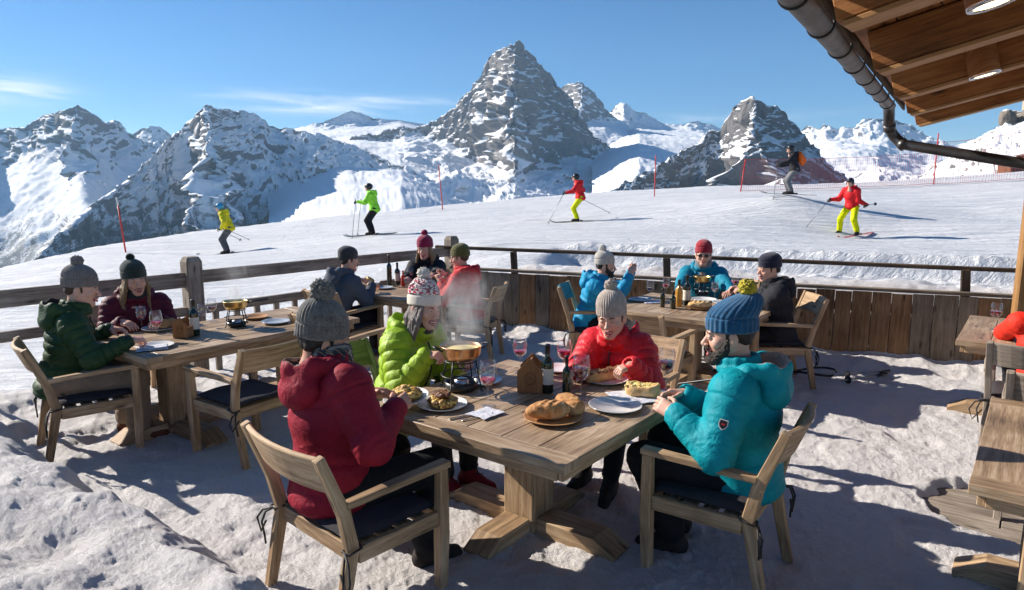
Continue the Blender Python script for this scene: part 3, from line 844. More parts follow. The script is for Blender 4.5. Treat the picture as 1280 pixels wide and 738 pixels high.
def mpiste(name):
    n = Nt(name); c = n.coord('Object')
    def st(rot, sx, sy):
        m = n.t.nodes.new('ShaderNodeMapping'); n.set(m.inputs[0], c); m.inputs['Rotation'].default_value = (0, 0, R(rot)); m.inputs['Scale'].default_value = (sx, sy, 1)
        return m.outputs[0]
    a = n.noise(st(-4, .22, 3.2), 1.0, 6, .68, .3); b = n.noise(st(12, .5, 7), 1.0, 5, .65, .5); d = n.noise(c, 6, 6, .7); e = n.noise(c, 45, 3, .7)
    h = n.math('ADD', n.math('ADD', a, n.math('MULTIPLY', b, .6)), n.math('ADD', n.math('MULTIPLY', d, .3), n.math('MULTIPLY', e, .12)))
    tr = None
    for rot_, sx_, sy_, w_ in ((6, .05, .55, .012), (-9, .06, .8, .010), (20, .08, .7, .010)):
        q_ = n.noise(st(rot_, sx_, sy_), 1.0, 2, .4, .4); l_ = n.math('LESS_THAN', n.math('ABSOLUTE', n.math('SUBTRACT', q_, .5)), w_); l2 = n.math('LESS_THAN', n.math('ABSOLUTE', n.math('SUBTRACT', q_, .56)), w_*.8)
        l_ = n.math('MAXIMUM', l_, l2); tr = l_ if tr is None else n.math('MAXIMUM', tr, l_)
    tr = n.math('MULTIPLY', tr, n.ramp(n.noise(c, .35, 3, .6), [(.42, (0, 0, 0)), (.58, (1, 1, 1))]))
    h = n.math('SUBTRACT', h, n.math('MULTIPLY', tr, .22))
    v = n.ramp(a, [(.36, (.66, .68, .72)), (.55, (.84, .84, .85))])
    v = n.mix(n.math('MULTIPLY', tr, .35), v, (.60, .64, .70))
    return n.bsdf(v, .6, n.bump(h, 1.0, .22), spec=.3)
M['snow'] = msnow('deck_snow', (.84, .80, .79), dirt=.35); M['piste'] = mpiste('piste_snow')

# control points of the slope beyond the terrace (x, y, z)
def cp(px, py, d): return WY(px, py, d)
CPS = np.array([V3(-6, 4, 0), V3(-5.2, 6, 0), V3(-4, 8.4, .02), V3(-2, 10.5, .25), V3(-9, 6, -.1), V3(-8, 9, -.12), V3(-14, 9, -.4), V3(-5, 13, .08), V3(-1.5, 12, .4),
    cp(10, 350, 17), cp(140, 330, 17), cp(285, 318, 21.6), cp(465, 294, 21.6), cp(722, 278, 23.4), cp(985, 243, 23), cp(1060, 297, 19.4),
    cp(600, 302, 13.2), cp(850, 304, 13.0), cp(1000, 309, 12.6), cp(1250, 320, 12.0), cp(1230, 270, 24), cp(1100, 297, 19.4), cp(860, 262, 24),
    cp(0, 335, 21), cp(120, 308, 25), cp(240, 290, 28), cp(400, 272, 32), cp(500, 262, 34), cp(620, 251, 37), cp(740, 241, 40), cp(880, 233, 43), cp(1000, 231, 45), cp(1100, 227, 48), cp(1280, 216, 52), cp(1500, 200, 55), cp(1450, 330, 13),
    V3(2, 11, .75), V3(6, 9, .72), V3(0, 11.5, .72), V3(-30, 20, -2.6), V3(-22, 14, -1.2), V3(9, 10, .8), V3(-32, 30, -1.8), V3(45, 40, 4.5)])
# thin plate style interpolation
def _phi(r): return r
_A = _phi(np.linalg.norm(CPS[:, None, :2]-CPS[None, :, :2], axis=2))
_n = len(CPS); _P = np.c_[np.ones(_n), CPS[:, :2]]
_K = np.block([[_A+np.eye(_n)*.004, _P], [_P.T, np.zeros((3, 3))]]); _w = np.linalg.solve(_K, np.r_[CPS[:, 2], 0, 0, 0])
CR = np.array([[math.atan2(p[0], p[1]), math.hypot(p[0], p[1])] for p in [cp(-200, 350, 18), cp(0, 335, 21), cp(120, 308, 25), cp(240, 290, 28), cp(400, 272, 32), cp(500, 262, 34), cp(620, 251, 37), cp(740, 241, 40), cp(880, 233, 43), cp(1000, 231, 45), cp(1100, 227, 48), cp(1280, 216, 52), cp(1500, 200, 55)]])
WALL_A, WALL_B = V3(-.85, 9.45, 0), V3(6.6, 6.35, 0)          # parapet line
WD = (WALL_B-WALL_A)/np.linalg.norm(WALL_B-WALL_A); WN = V3(-WD[1], WD[0], 0)
def GZ(x, y, detail=True):
    """height of the snow at x, y"""
    x = np.asarray(x, float); y = np.asarray(y, float); sh = x.shape; x = x.ravel(); y = y.ravel()
    Q = np.stack([x, y], 1); out = np.zeros(len(x))
    for i in range(0, len(x), 40000):
        q = Q[i:i+40000]; A = _phi(np.linalg.norm(q[:, None]-CPS[None, :, :2], axis=2)); out[i:i+40000] = A@_w[:_n]+_w[_n]+q@_w[_n+1:]
    z = out
    P = np.stack([x, y, x*0], 1)
    dw = (x-WALL_A[0])*WN[0]+(y-WALL_A[1])*WN[1]; aw = (x-WALL_A[0])*WD[0]+(y-WALL_A[1])*WD[1]
    fl = (x+5.15)*U[1]-(y-4.5)*U[0]              # >0 inside the left fence line
    end = sstep(-2.2, -.4, aw)
    # terrace floor
    inside = (1-sstep(-.05, .25, dw)) * sstep(-1.2, .0, fl+.3)
    r = np.hypot(x, y)
    fz = .018*fbm(P, 1.6, 4, 3)+.022*fbm(P, 7, 5, 9, .68)+.012*np.maximum(ridged(P, 9, 3, 4)-.5, 0)+.007*fbm(P, 27, 3, 4, .7)+.030
    # trodden footprints
    ft = vnoise(P+.12*np.stack([vnoise(P, 5, 1), vnoise(P, 5, 9), x*0], 1), 3.6, 5); fz = fz-.022*sstep(.1, .8, ft)*(1+.5*vnoise(P, 14, 5))
    fz += .05*sstep(-.55, -.12, dw)*(1+.8*vnoise(P, 5, 2))           # little drift at the foot of the wall
    fz += .16*np.exp(-((x+4.35)**2+(y-5.6)**2)/.35)+.07*np.exp(-((x+3.9)**2+(y-4.9)**2)/.5)*(1+vnoise(P, 6, 3))
    # bare boards at the right
    bx = (x-2.35)*U[0]+(y-3.35)*U[1]; by = -(x-2.35)*U[1]+(y-3.35)*U[0]
    bare = np.exp(-((bx/.62)**2+(by/.75)**2)**1.5)
    bx = x-BARE[0]; by = y-BARE[1]; bare = np.exp(-((bx/.40)**2+(by/.46)**2)**1.6)
    fz = fz-.105*sstep(.42, .75, bare*(1+.40*vnoise(P, 4.5, 8)+.30*vnoise(P, 13, 8)))
    zin = fz
    z = z*(1-inside)+zin*inside
    # the cut edge of groomed snow beyond the wall
    be = dw-3.25-.07*fbm(P, .8, 2, 4)
    m = sstep(.35, .9, aw+.0)*sstep(0, .4, dw)
    low = .86+.02*(vnoise(P, 1.2, 6)+.4*vnoise(P, 5, 2))
    lip = low+.05; behind = lip+(z-lip)*sstep(.4, 4.5, be); tgt = np.where(be < 0, low-.30*sstep(.5, 2.6, dw)-.02, np.minimum(low-.32+.40*sstep(0, .16, be), lip)*(1-sstep(.16, .5, be))+behind*sstep(.16, .5, be))
    z = z*(1-m)+m*tgt
    # lumps right behind the wall
    z += m*(.05*np.maximum(vnoise(P, 3.7, 31), 0)+.03*np.maximum(vnoise(P, 9, 3), 0))*np.exp(-((dw-.7)/.6)**2)
    z += m*(.03*np.maximum(vnoise(P, 5.7, 11), 0)+.02*np.maximum(vnoise(P, 12, 3), 0))*np.exp(-((be-.15)/.25)**2)
    # tracks on the slope
    out_ = (1-inside)*sstep(9, 12, r)
    Ps = np.stack([x*math.cos(.08)+y*math.sin(.08), (-x*math.sin(.08)+y*math.cos(.08))*9, x*0], 1)
    z += out_*(.035*fbm(Ps, .28, 4, 2)+.02*fbm(P, 1.4, 3, 8))
    # fall-off beyond the crest
    az = np.arctan2(x, y); rc = np.interp(az, CR[:, 0], CR[:, 1])
    e = np.maximum(r-rc, 0); z = z-(e**1.35)*.30-.02*e*e*0
    # shovelled bank in the near left corner
    pl = BANK; d2 = np.full(len(x), 9e9); sg = np.zeros(len(x))
    for a, b in zip(pl[:-1], pl[1:]):
        ab = b-a; t = np.clip(((x-a[0])*ab[0]+(y-a[1])*ab[1])/(ab@ab), 0, 1); dx = x-a[0]-t*ab[0]; dy = y-a[1]-t*ab[1]; dd = dx*dx+dy*dy
        s_ = ab[0]*(y-a[1])-ab[1]*(x-a[0]); u_ = dd < d2; d2 = np.where(u_, dd, d2); sg = np.where(u_, s_, sg)
    db = np.sqrt(d2)*np.where(sg < 0, 1, -1)+.10*fbm(P, 2.2, 3, 6)+.03*vnoise(P, 11, 6)
    bk = .40*sstep(-.04, .34, db)+.20*sstep(.3, 1.3, db)
    bk *= 1+.42*fbm(P, 1.2, 3, 12)+.10*vnoise(P, 4, 4)
    lo_ = sstep(0, .15, db)
    z = z+bk*(x < -.2)+lo_*.012*ridged(P, 5, 3, 3)*(x < -.2)
    return z.reshape(sh)
BARE = W(1240, 640, 0)
BANK = [W(-260, 470, .2)[:2], W(-60, 505, .2)[:2], W(20, 540, .2)[:2], W(95, 585, .2)[:2], W(150, 605, .2)[:2], W(172, 640, .2)[:2], W(250, 655, .2)[:2], W(330, 705, .2)[:2], W(400, 755, .2)[:2], W(430, 900, .2)[:2]]
def gz1(x, y): return float(GZ(np.array([x]), np.array([y]))[0])
def build_ground():
    az = np.concatenate([np.linspace(-80, -46, 60), np.linspace(-45.9, 45.9, 900), np.linspace(46, 80, 60)])*math.pi/180
    r = [1.2]
    while r[-1] < 14: r.append(r[-1]*1.0042)
    while r[-1] < 62: r.append(r[-1]*1.009)
    while r[-1] < 260: r.append(r[-1]*1.05)
    r = np.array(r); A, RR = np.meshgrid(az, r); x = RR*np.sin(A); y = RR*np.cos(A); z = GZ(x, y)
    z = np.maximum(z, -60)
    V = np.stack([x, y, z], -1).reshape(-1, 3); n, m = x.shape
    i = np.arange(n-1)[:, None]*m+np.arange(m-1)[None]; F = np.stack([i, i+1, i+m+1, i+m], -1).reshape(-1, 4)
    F = F[:, ::-1]
    ctr = V[F].mean(1); rr = np.hypot(ctr[:, 0], ctr[:, 1])
    dwc = (ctr[:, 0]-WALL_A[0])*WN[0]+(ctr[:, 1]-WALL_A[1])*WN[1]; fl = (ctr[:, 0]+5.15)*U[1]-(ctr[:, 1]-4.5)*U[0]
    near = ((dwc < .6) & (fl > -.6)).astype(int)
    o = link('snow_ground', mkmesh('snow_ground', V, F, [M['piste'], M['snow']], near)); tag(o, kind='structure')
build_ground()

# ---------------------------------------------------------------- mountains
def mrock(name, snow_lo=.52, snow_hi=.66, tex=.006, forest_z=-1e9, fk=.5, rock1=(.10, .105, .12), rock2=(.28, .26, .245), fz=60, amp=.55):
    n = Nt(name); geo = n.n('NewGeometry'); pos = geo.outputs['Position']; nr = n.n('SeparateXYZ', Vector=geo.outputs['Normal'])
    sp = n.n('SeparateXYZ', Vector=pos)
    m = n.t.nodes.new('ShaderNodeMapping'); n.set(m.inputs[0], pos); m.inputs['Scale'].default_value = (tex, tex, tex*1.6)
    m2 = n.t.nodes.new('ShaderNodeMapping'); n.set(m2.inputs[0], pos); m2.inputs['Scale'].default_value = (tex*1.6, tex*1.6, tex*4.0); m2.inputs['Rotation'].default_value = (.25, .45, 0)
    a = n.noise(m.outputs[0], 1.0, 9, .68, .4); b = n.noise(m.outputs[0], 6.0, 6, .7, .2); st = n.noise(m2.outputs[0], 2.2, 6, .7, .5)
    mm = n.math('ADD', n.math('MULTIPLY', n.math('SUBTRACT', a, .5), amp), n.math('MULTIPLY', n.math('SUBTRACT', b, .5), amp*.9))
    mm = n.math('ADD', mm, n.math('MULTIPLY', n.math('SUBTRACT', st, .5), amp*.28))
    f = n.math('ADD', nr.outputs['Z'], mm)
    sn = n.ramp(f, [(snow_lo, (0, 0, 0)), (snow_hi, (1, 1, 1))])
    rc = n.ramp(n.math('ADD', n.math('MULTIPLY', st, .6), n.math('MULTIPLY', b, .4)), [(.3, rock1), (.52, tuple((x+y)/2 for x, y in zip(rock1, rock2))), (.7, rock2)])
    # forest on the lower flanks
    m3 = n.t.nodes.new('ShaderNodeMapping'); n.set(m3.inputs[0], pos); m3.inputs['Scale'].default_value = (tex*3.2, tex*3.2, tex*.55)
    stk = n.noise(m3.outputs[0], 1.0, 6, .7, .3); dt = n.noise(m.outputs[0], 30.0, 3, .7)
    hz = n.math('SUBTRACT', n.math('DIVIDE', n.math('SUBTRACT', forest_z, sp.outputs['Z']), fz), n.math('MAXIMUM', n.math('MULTIPLY', n.math('ADD', sp.outputs['X'], 900.0), .008), 0.0))
    ff = n.math('ADD', n.math('ADD', hz, n.math('MULTIPLY', n.math('SUBTRACT', stk, .5), 7.0)), n.math('MULTIPLY', n.math('SUBTRACT', dt, .55), 4.0))
    fo = n.ramp(ff, [(.3, (0, 0, 0)), (.9, (.85, .85, .85))])
    col = n.mix(sn, rc, (.82, .83, .86))
    col = n.mix(fo, col, (.035, .045, .05))
    h = n.math('ADD', a, n.math('MULTIPLY', b, .3))
    bs = n.bump(h, .8, .035/tex)
    return n.bsdf(col, .8, bs, spec=.15)
def polar(px, py):
    d = ray(px, py); h = math.hypot(d[0], d[1]); return math.atan2(d[0], d[1]), d[2]/h
def massif(name, sil, dist, mat, steep=1.0, shelf=None, gentle=.25, floor=-500, rough=60, jag=.004, seed=0, freq=1/600., Lf=1500, Lb=600, nr_=150, dpx=1.4, wob=.04, ribs=.5):
    """sil: skyline pixels; dist: [(px, metres)]; a mountain with its ridge at that distance, its near flank and its far flank"""
    P = np.array([polar(*q) for q in sil]); o = np.argsort(P[:, 0]); P = P[o]
    D = np.array([(polar(q[0], 200)[0], q[1]) for q in dist])
    na = int((P[-1, 0]-P[0, 0])*853/dpx); az = np.linspace(P[0, 0], P[-1, 0], na)
    te = np.interp(az, P[:, 0], P[:, 1]); Dd = np.interp(az, D[:, 0], D[:, 1])
    k = np.stack([az, az*0, az*0], 1)
    te = te+jag*fbm(k, 90, 5, seed, .62); Dd = Dd*(1+wob*fbm(k, 14, 3, seed+5))
    S = CH+Dd*te
    kw = max(3, int(16/dpx)); ker = np.hanning(kw*2+1); ker /= ker.sum()
    Dd = np.convolve(np.pad(Dd, kw, mode='edge'), ker, 'valid'); S = CH+Dd*te
    t1 = np.linspace(0, 1, nr_)**1.9*Lf; t0 = -np.linspace(1, 0, 24)[:-1]**1.3*Lb; t = np.r_[t0, t1]
    A, T_ = np.meshgrid(az, t); S_ = np.broadcast_to(S, A.shape); r = Dd[None]-T_
    x = r*np.sin(A); y = r*np.cos(A); P3 = np.stack([x, y, x*0], -1)
    zf = S_-steep*T_*(1+.10*fbm(P3, freq*.7, 2, seed+9))
    if shelf is not None:
        SP = np.array([polar(*q) for q in shelf]); oo = np.argsort(SP[:, 0]); SP = SP[oo]
        sh = np.interp(az, SP[:, 0], SP[:, 1])
        zs = (CH+(Dd*.93)*sh)[None]-gentle*(T_-Dd[None]*.07)+rough*.5*fbm(P3, freq*1.5, 3, seed+2)
        am = np.where(T_ < 0, 1, .22+.78*sstep(-rough*.6, rough*.8, zf-zs))
        k_ = rough*1.0; h_ = np.maximum(k_-np.abs(zf-zs), 0)/k_; zf = np.maximum(zf, zs)+h_*h_*k_*.25
    else: am = np.ones_like(zf)
    z = np.where(T_ < 0, S_+T_*.8, zf)
    P0 = np.stack([x, y, z], -1)
    du = np.gradient(P0, axis=0); dv = np.gradient(P0, axis=1); nn = np.cross(dv, du); nn /= np.maximum(np.linalg.norm(nn, axis=-1), 1e-9)[..., None]
    nn = np.where((nn[..., 2] < 0)[..., None], -nn, nn)
    wp = P0+np.stack([fbm(P0, freq*1.5, 3, seed+q_) for q_ in (1, 2, 3)], -1)*(.35/freq)
    big = ridged(wp*V3(1, 1, .62), freq, 4, seed+3, .55); md = ridged(wp*V3(1, 1, .8), freq*4.3, 4, seed+6, .6); fi = ridged(P0, freq*15, 4, seed+8, .6)
    strat = vnoise(P0*V3(.25, .25, 1.0)+np.stack([big*0, big*0, big*20], -1), freq*16, seed)
    drop = np.clip((S_-z)/(rough*3), 0, 1)
    disp = am*(ribs*rough*3.0*(big-.62)*drop+rough*.95*(md-.6)*(.42+.58*drop)+rough*.36*(fi-.6)*(.5+.5*drop)+rough*.05*strat*drop)
    P0 = P0+nn*disp[..., None]
    x, y, z = P0[..., 0], P0[..., 1], np.maximum(P0[..., 2], floor)
    V = np.stack([x, y, z], -1).reshape(-1, 3); n, m = x.shape
    i = np.arange(n-1)[:, None]*m+np.arange(m-1)[None]; F = np.stack([i, i+1, i+m+1, i+m], -1).reshape(-1, 4)
    ob = link(name, mkmesh(name, V, F, mat)); tag(ob, kind='structure'); return ob
R1 = mrock('far_rock', .24, .38, .0055, -130, fz=140)
R2 = mrock('near_rock', .10, .26, .010, -40, fz=110, amp=.6)
R3 = mrock('tower_rock', .33, .50, .010, -400, rock1=(.09, .09, .10), rock2=(.30, .265, .235), amp=.62)
R5 = mrock('ridge_rock', .30, .44, .014, -400, rock1=(.08, .08, .09), rock2=(.23, .205, .185), amp=.62)
R4 = mrock('hill_rock', .40, .5, .03, -900, amp=.7)
massif('mountain', [(-260, 200), (-120, 150), (-40, 165), (0, 160), (28, 158), (45, 150), (62, 143), (80, 136), (97, 129), (108, 138), (120, 143), (130, 152), (142, 151), (150, 152), (160, 163), (172, 172), (190, 180), (210, 188), (240, 205)],
       [(-260, 5200), (60, 4700), (97, 4300), (150, 4700), (240, 4600)], R1, .95, [(-260, 235), (0, 215), (120, 205), (200, 225), (240, 240)], .42, -900, 85, .003, 3, 1/700., 3000, 700, 210, wob=.05)
massif('mountain', [(150, 185), (168, 166), (178, 160), (190, 156), (200, 160), (212, 168), (230, 185)], [(150, 6500), (190, 6200), (230, 6500)], R1, .8, None, .3, -300, 60, .003, 9, 1/700., 1500)
massif('mountain', [(330, 175), (372, 162), (395, 155), (415, 146), (440, 138), (452, 142), (466, 146), (480, 150), (497, 152), (520, 156), (560, 160), (600, 170)],
       [(330, 5600), (440, 5200), (600, 5800)], R1, .8, [(330, 172), (400, 166), (440, 162), (500, 160), (600, 176)], .16, -300, 60, .002, 21, 1/600., 4200)
massif('mountain', [(-60, 420), (0, 360), (35, 335), (52, 312), (75, 290), (100, 266), (128, 246), (150, 232), (172, 213), (190, 195), (203, 180), (215, 168), (228, 158), (240, 149), (252, 137), (262, 132), (272, 136), (290, 138), (306, 139), (322, 143), (335, 150), (346, 158), (380, 164), (430, 176), (480, 196), (540, 225), (600, 260)],
       [(-60, 1700), (35, 2100), (150, 2700), (235, 3150), (262, 2750), (300, 3150), (346, 3300), (430, 3200), (600, 2900)], R2, .72, None, .4, -900, 75, .0035, 14, 1/420., 2300, 600, 230, wob=.05, ribs=.62)
massif('mountain', [(400, 190), (440, 172), (480, 163), (520, 156), (545, 150), (556, 140), (565, 134), (575, 125), (583, 116), (590, 107), (598, 97), (606, 82), (615, 70), (625, 62), (637, 56), (648, 51), (655, 58), (665, 68), (675, 80), (690, 95), (703, 112), (715, 126), (726, 143), (738, 160), (752, 176), (775, 190), (800, 205), (840, 230)],
       [(400, 4300), (548, 4100), (600, 3900), (640, 3420), (690, 3700), (740, 4000), (840, 4200)], R3, 1.75, [(400, 205), (450, 188), (520, 182), (570, 192), (600, 200), (640, 215), (700, 212), (760, 205), (840, 225)], .20, -500, 95, .007, 31, 1/300., 2600, 700, 260, wob=.03, ribs=.85)
massif('mountain', [(660, 160), (695, 120), (703, 110), (712, 105), (722, 100), (732, 107), (745, 116), (756, 130), (768, 148), (785, 170)], [(660, 5400), (722, 4900), (785, 5300)], R3, 1.35, [(660, 190), (722, 160), (785, 165)], .3, -300, 70, .005, 41, 1/500., 1600)
massif('mountain', [(740, 165), (766, 136), (772, 130), (780, 128), (790, 137), (806, 141), (820, 148), (832, 156), (850, 158), (862, 152), (872, 150), (888, 154), (900, 160), (940, 168)], [(740, 6000), (775, 5600), (940, 6000)], R1, .55, [(740, 175), (800, 160), (880, 165), (940, 180)], .14, -300, 55, .002, 47, 1/600., 4700)
massif('mountain', [(980, 168), (1003, 160), (1010, 156), (1022, 160), (1032, 155), (1045, 160), (1055, 158), (1066, 160), (1078, 150), (1090, 146), (1101, 149), (1110, 146), (1122, 150), (1140, 156), (1152, 164), (1165, 172), (1178, 177), (1190, 184), (1210, 180), (1240, 182), (1300, 190)],
       [(980, 5000), (1090, 4700), (1300, 5000)], R1, .8, [(980, 185), (1040, 180), (1100, 178), (1160, 195), (1300, 205)], .14, -300, 75, .004, 53, 1/450., 3900)
massif('mountain', [(700, 275), (745, 244), (772, 232), (800, 218), (830, 203), (855, 189), (872, 176), (885, 166), (900, 157), (912, 144), (920, 133), (930, 124), (940, 118), (950, 123), (960, 130), (970, 136), (982, 143), (990, 150), (998, 160), (1010, 172), (1024, 188), (1045, 208), (1070, 228), (1100, 250)],
       [(700, 1900), (800, 2100), (900, 2350), (938, 2050), (985, 2350), (1100, 2150)], R5, 1.0, None, .3, -400, 62, .007, 61, 1/220., 1100, 500, 200, wob=.08, ribs=.9)
massif('snow_hill', [(1020, 245), (1060, 226), (1085, 212), (1100, 207), (1130, 212), (1160, 222), (1200, 232)], [(1020, 900), (1200, 900)], R4, .35, None, .3, -200, 8, .002, 71, 1/60., 300, 200, 90)
massif('snow_hill', [(1120, 240), (1150, 220), (1168, 206), (1185, 194), (1200, 183), (1215, 175), (1232, 165), (1248, 158), (1262, 155), (1300, 150), (1400, 120)], [(1120, 420), (1400, 420)], R4, .42, None, .3, -100, 5, .003, 77, 1/40., 200, 120, 110)

# ---------------------------------------------------------------- sky, sun, air
SUN_AZ = math.radians(-66)                     # measured from +Y towards +X
SUN_EL = R(29)
world = bpy.data.worlds.new('World'); scene.world = world; world.use_nodes = True
wt = world.node_tree; wt.nodes.clear()
class Wn(Nt):
    def __init__(s): s.t = wt; s.out = wt.nodes.new('ShaderNodeOutputWorld')
wn = Wn()
sky = wn.n('TexSky', {'sky_type': 'NISHITA', 'sun_disc': False}); sky.sun_elevation = SUN_EL; sky.sun_rotation = SUN_AZ
sky.altitude = 2600; sky.air_density = 1.0; sky.dust_density = .35; sky.ozone_density = 3.5
tc = wt.nodes.new('ShaderNodeTexCoord').outputs['Generated']
sx = wn.n('SeparateXYZ', Vector=tc)
# cirrus: long thin streaks low over the ridges
hyp = wn.math('SQRT', wn.math('ADD', wn.math('MULTIPLY', sx.outputs[0], sx.outputs[0]), wn.math('MULTIPLY', sx.outputs[1], sx.outputs[1])))
azm = wn.math('ARCTAN2', sx.outputs[0], sx.outputs[1]); elv = wn.math('DIVIDE', sx.outputs[2], hyp)
cmb = wn.n('CombineXYZ'); wn.set(cmb.inputs[0], wn.math('MULTIPLY', azm, 9.0)); wn.set(cmb.inputs[1], wn.math('MULTIPLY', wn.math('ADD', elv, wn.math('MULTIPLY', azm, .05)), 75.0))
cn = wn.noise(cmb.outputs[0], 1.0, 6, .6, .6)
def blob(a0, e0, sa, se):
    p = wn.math('POWER', wn.math('DIVIDE', wn.math('SUBTRACT', azm, a0), sa), 2.0); q = wn.math('POWER', wn.math('DIVIDE', wn.math('SUBTRACT', elv, e0), se), 2.0)
    return wn.math('EXPONENT', wn.math('MULTIPLY', wn.math('ADD', p, q), -1.0))
bl = None
for px, py, wa, we, g_ in ((15, 113, .05, .018, 1.0), (400, 134, .10, .009, 1.0), (350, 122, .09, .008, .75), (470, 126, .12, .007, .6), (820, 150, .25, .006, .3)):
    a0, e0 = polar(px, py); b_ = wn.math('MULTIPLY', blob(a0, e0, wa, we), g_); bl = b_ if bl is None else wn.math('MAXIMUM', bl, b_)
cf = wn.math('MULTIPLY', bl, wn.ramp(cn, [(.35, (0, 0, 0)), (.7, (1, 1, 1))]), clamp=True)
hs = wn.n('HueSaturation', Hue=.5, Saturation=1.22, Value=1.0); wn.set(hs.inputs['Color'], sky.outputs[0])
skyc = wn.mix(cf, hs.outputs[0], (9.5, 9.8, 10.3))
bg = wt.nodes.new('ShaderNodeBackground'); wn.set(bg.inputs[0], skyc); bg.inputs[1].default_value = .072
wt.links.new(bg.outputs[0], wn.out.inputs[0])
sd = V3(math.sin(SUN_AZ)*math.cos(SUN_EL), math.cos(SUN_AZ)*math.cos(SUN_EL), math.sin(SUN_EL))
sl = bpy.data.lights.new('sun', 'SUN'); sl.energy = 5.0; sl.angle = R(.55); sl.color = (1, .93, .83)
so = bpy.data.objects.new('sun', sl); COL.objects.link(so); so.rotation_euler = Vector(sd).to_track_quat('Z', 'Y').to_euler(); so.location = (0, 0, 30)
# air
if not globals().get('NOHAZE'):
    mb = MB(); mb.box((0, 3450, 150), (12000, 7500, 2300), ch=.001)
    hz = Nt('air'); pv = hz.n('VolumePrincipled', Density=.00005, Color=(.42, .70, 1.0), Anisotropy=.1); hz.t.links.new(pv.outputs[0], hz.out.inputs[1])
    o = mb.build('haze', hz.m); tag(o, kind='stuff')
cam = bpy.data.cameras.new('camera'); co = bpy.data.objects.new('camera', cam); COL.objects.link(co)
co.location = (0, 0, CH); co.rotation_euler = (math.pi/2-PIT, 0, 0); cam.sensor_width = 36; cam.lens = 36*CF/1280; cam.clip_end = 30000; cam.clip_start = .05
scene.camera = co
scene.view_settings.view_transform = 'Standard'; scene.view_settings.look = 'None'; scene.view_settings.exposure = .86; scene.view_settings.gamma = 1
scene.render.resolution_x = 1024; scene.render.resolution_y = 590
scene.cycles.max_bounces = 6; scene.cycles.transparent_max_bounces = 12; scene.cycles.volume_bounces = 0; scene.cycles.volume_step_rate = 3.0; scene.cycles.volume_max_steps = 64
print('p3 ok')
# ================================================================ terrace: boards, rails, roof, furniture
def PB(a, d, z=0): q = WALL_A+WD*a+WN*d; return V3(q[0], q[1], z)
# deck boards under the snow (only where the snow has been worn away do they show)
mb = MB()
for i in range(16):
    p0 = BARE-U*1.05+Vv*.9+U*(i*.136); p0[2] = -.036
    for j in range(2): mb.beam(p0-Vv*(j*1.3+.003-(i % 2)*.35), p0-Vv*(j*1.3+1.295-(i % 2)*.35), .131, .03)
o = mb.build('deck', M['wood_g']); tag(o, kind='structure')

# ---- parapet of upright planks
wall = empty('plank_parapet', PB(0, 0), 0, 'weathered upright plank parapet closing the terrace towards the ski slope', 'wall')
WL = 8.6; rr = random.Random(4)
def rel(o_): return V3(*o_)-PB(0, 0)
x = 0; k = 0
while x < WL:
    w = rr.choice((.17, .20, .23, .19)); dz = rr.uniform(-.012, .012)
    mb = MB(); mb.beam(rel(PB(x+w/2, rr.uniform(-.004, .004), -.02)), rel(PB(x+w/2, rr.uniform(-.004, .004), .80+dz)), w-.007, .03, side=WD, ch=.06)
    mb.build('plank', M['plank'] if rr.random() < .7 else M['plank2'], wall); x += w; k += 1
mb = MB(); mb.beam(rel(PB(0, 0, .83)), rel(PB(WL, 0, .83)), .09, .035); mb.build('coping', M['plank2'], wall)
mb = MB(); mb.beam(rel(PB(-.05, .07, .10)), rel(PB(WL, .07, .10)), .05, .1); mb.beam(rel(PB(-.05, .07, .62)), rel(PB(WL, .07, .62)), .05, .1); mb.build('crosspiece', M['plank2'], wall)
rl = empty('hand_rail', PB(0, .14), 0, 'dark wooden hand rail on posts standing above the plank parapet', 'railing')
def rr2(o_): return V3(*o_)-PB(0, .14)
mb = MB(); mb.poly([rr2(PB(-.3, .12, 1.10)), rr2(PB(2, .12, 1.10)), rr2(PB(4.6, .12, 1.09)), rr2(PB(WL, .12, 1.08))], .06, .045, side=WN, ch=.15); mb.build('top_rail', M['rail'], rl)
for a in (.95, 3.0, 6.15, 8.3):
    mb = MB(); mb.beam(rr2(PB(a, .10, .25)), rr2(PB(a-.05, .10, 1.075)), .085, .05, side=WD); mb.build('post', M['rail'], rl)

# ---- open fence on the left
F0 = V3(-5.75, 3.8, 0); F1 = V3(-.85, 9.75, 0); FD = (F1-F0)/np.linalg.norm(F1-F0); FNl = V3(-FD[1], FD[0], 0); FL = np.linalg.norm(F1-F0)
fence = empty('terrace_fence', F0, 0, 'grey weathered open fence with balusters along the valley side of the terrace', 'fence')
def fp(t, z, d=0): q = FD*t+FNl*d; return V3(q[0], q[1], z)
tpost = float((V3(*W(246, 470, 0))-F0)@FD)
mb = MB(); mb.poly([fp(-1.5, 1.02), fp(tpost-.02, 1.02)], .15, .05, side=V3(0, 0, 1)); mb.build('top_rail', M['wood_g'], fence)
mb = MB(); mb.poly([fp(tpost+.02, 1.04), fp(FL-.1, 1.03)], .13, .05, side=V3(0, 0, 1)); mb.build('top_rail', M['wood_g'], fence)
mb = MB(); mb.poly([fp(-1.5, .70), fp(FL-.1, .70)], .06, .09, side=FNl); mb.build('lower_rail', M['wood_g'], fence)
for t in np.arange(-1.0, FL-.3, .235):
    if abs(t-tpost) < .1: continue
    if t < tpost and int(round(t/.235)) % 3: continue
    mb = MB(); mb.beam(fp(t, -.25), fp(t, .67), .06, .04, side=FD); mb.build('baluster', M['wood_g'], fence)
for t in (tpost, FL-.02, tpost-3.3):
    mb = MB(); mb.poly([fp(t, -.1), fp(t, 1.2), fp(t, 1.25)], [.16, .16, .12], [.16, .16, .12], side=FD, ch=.1); mb.build('post', M['wood_g'], fence)

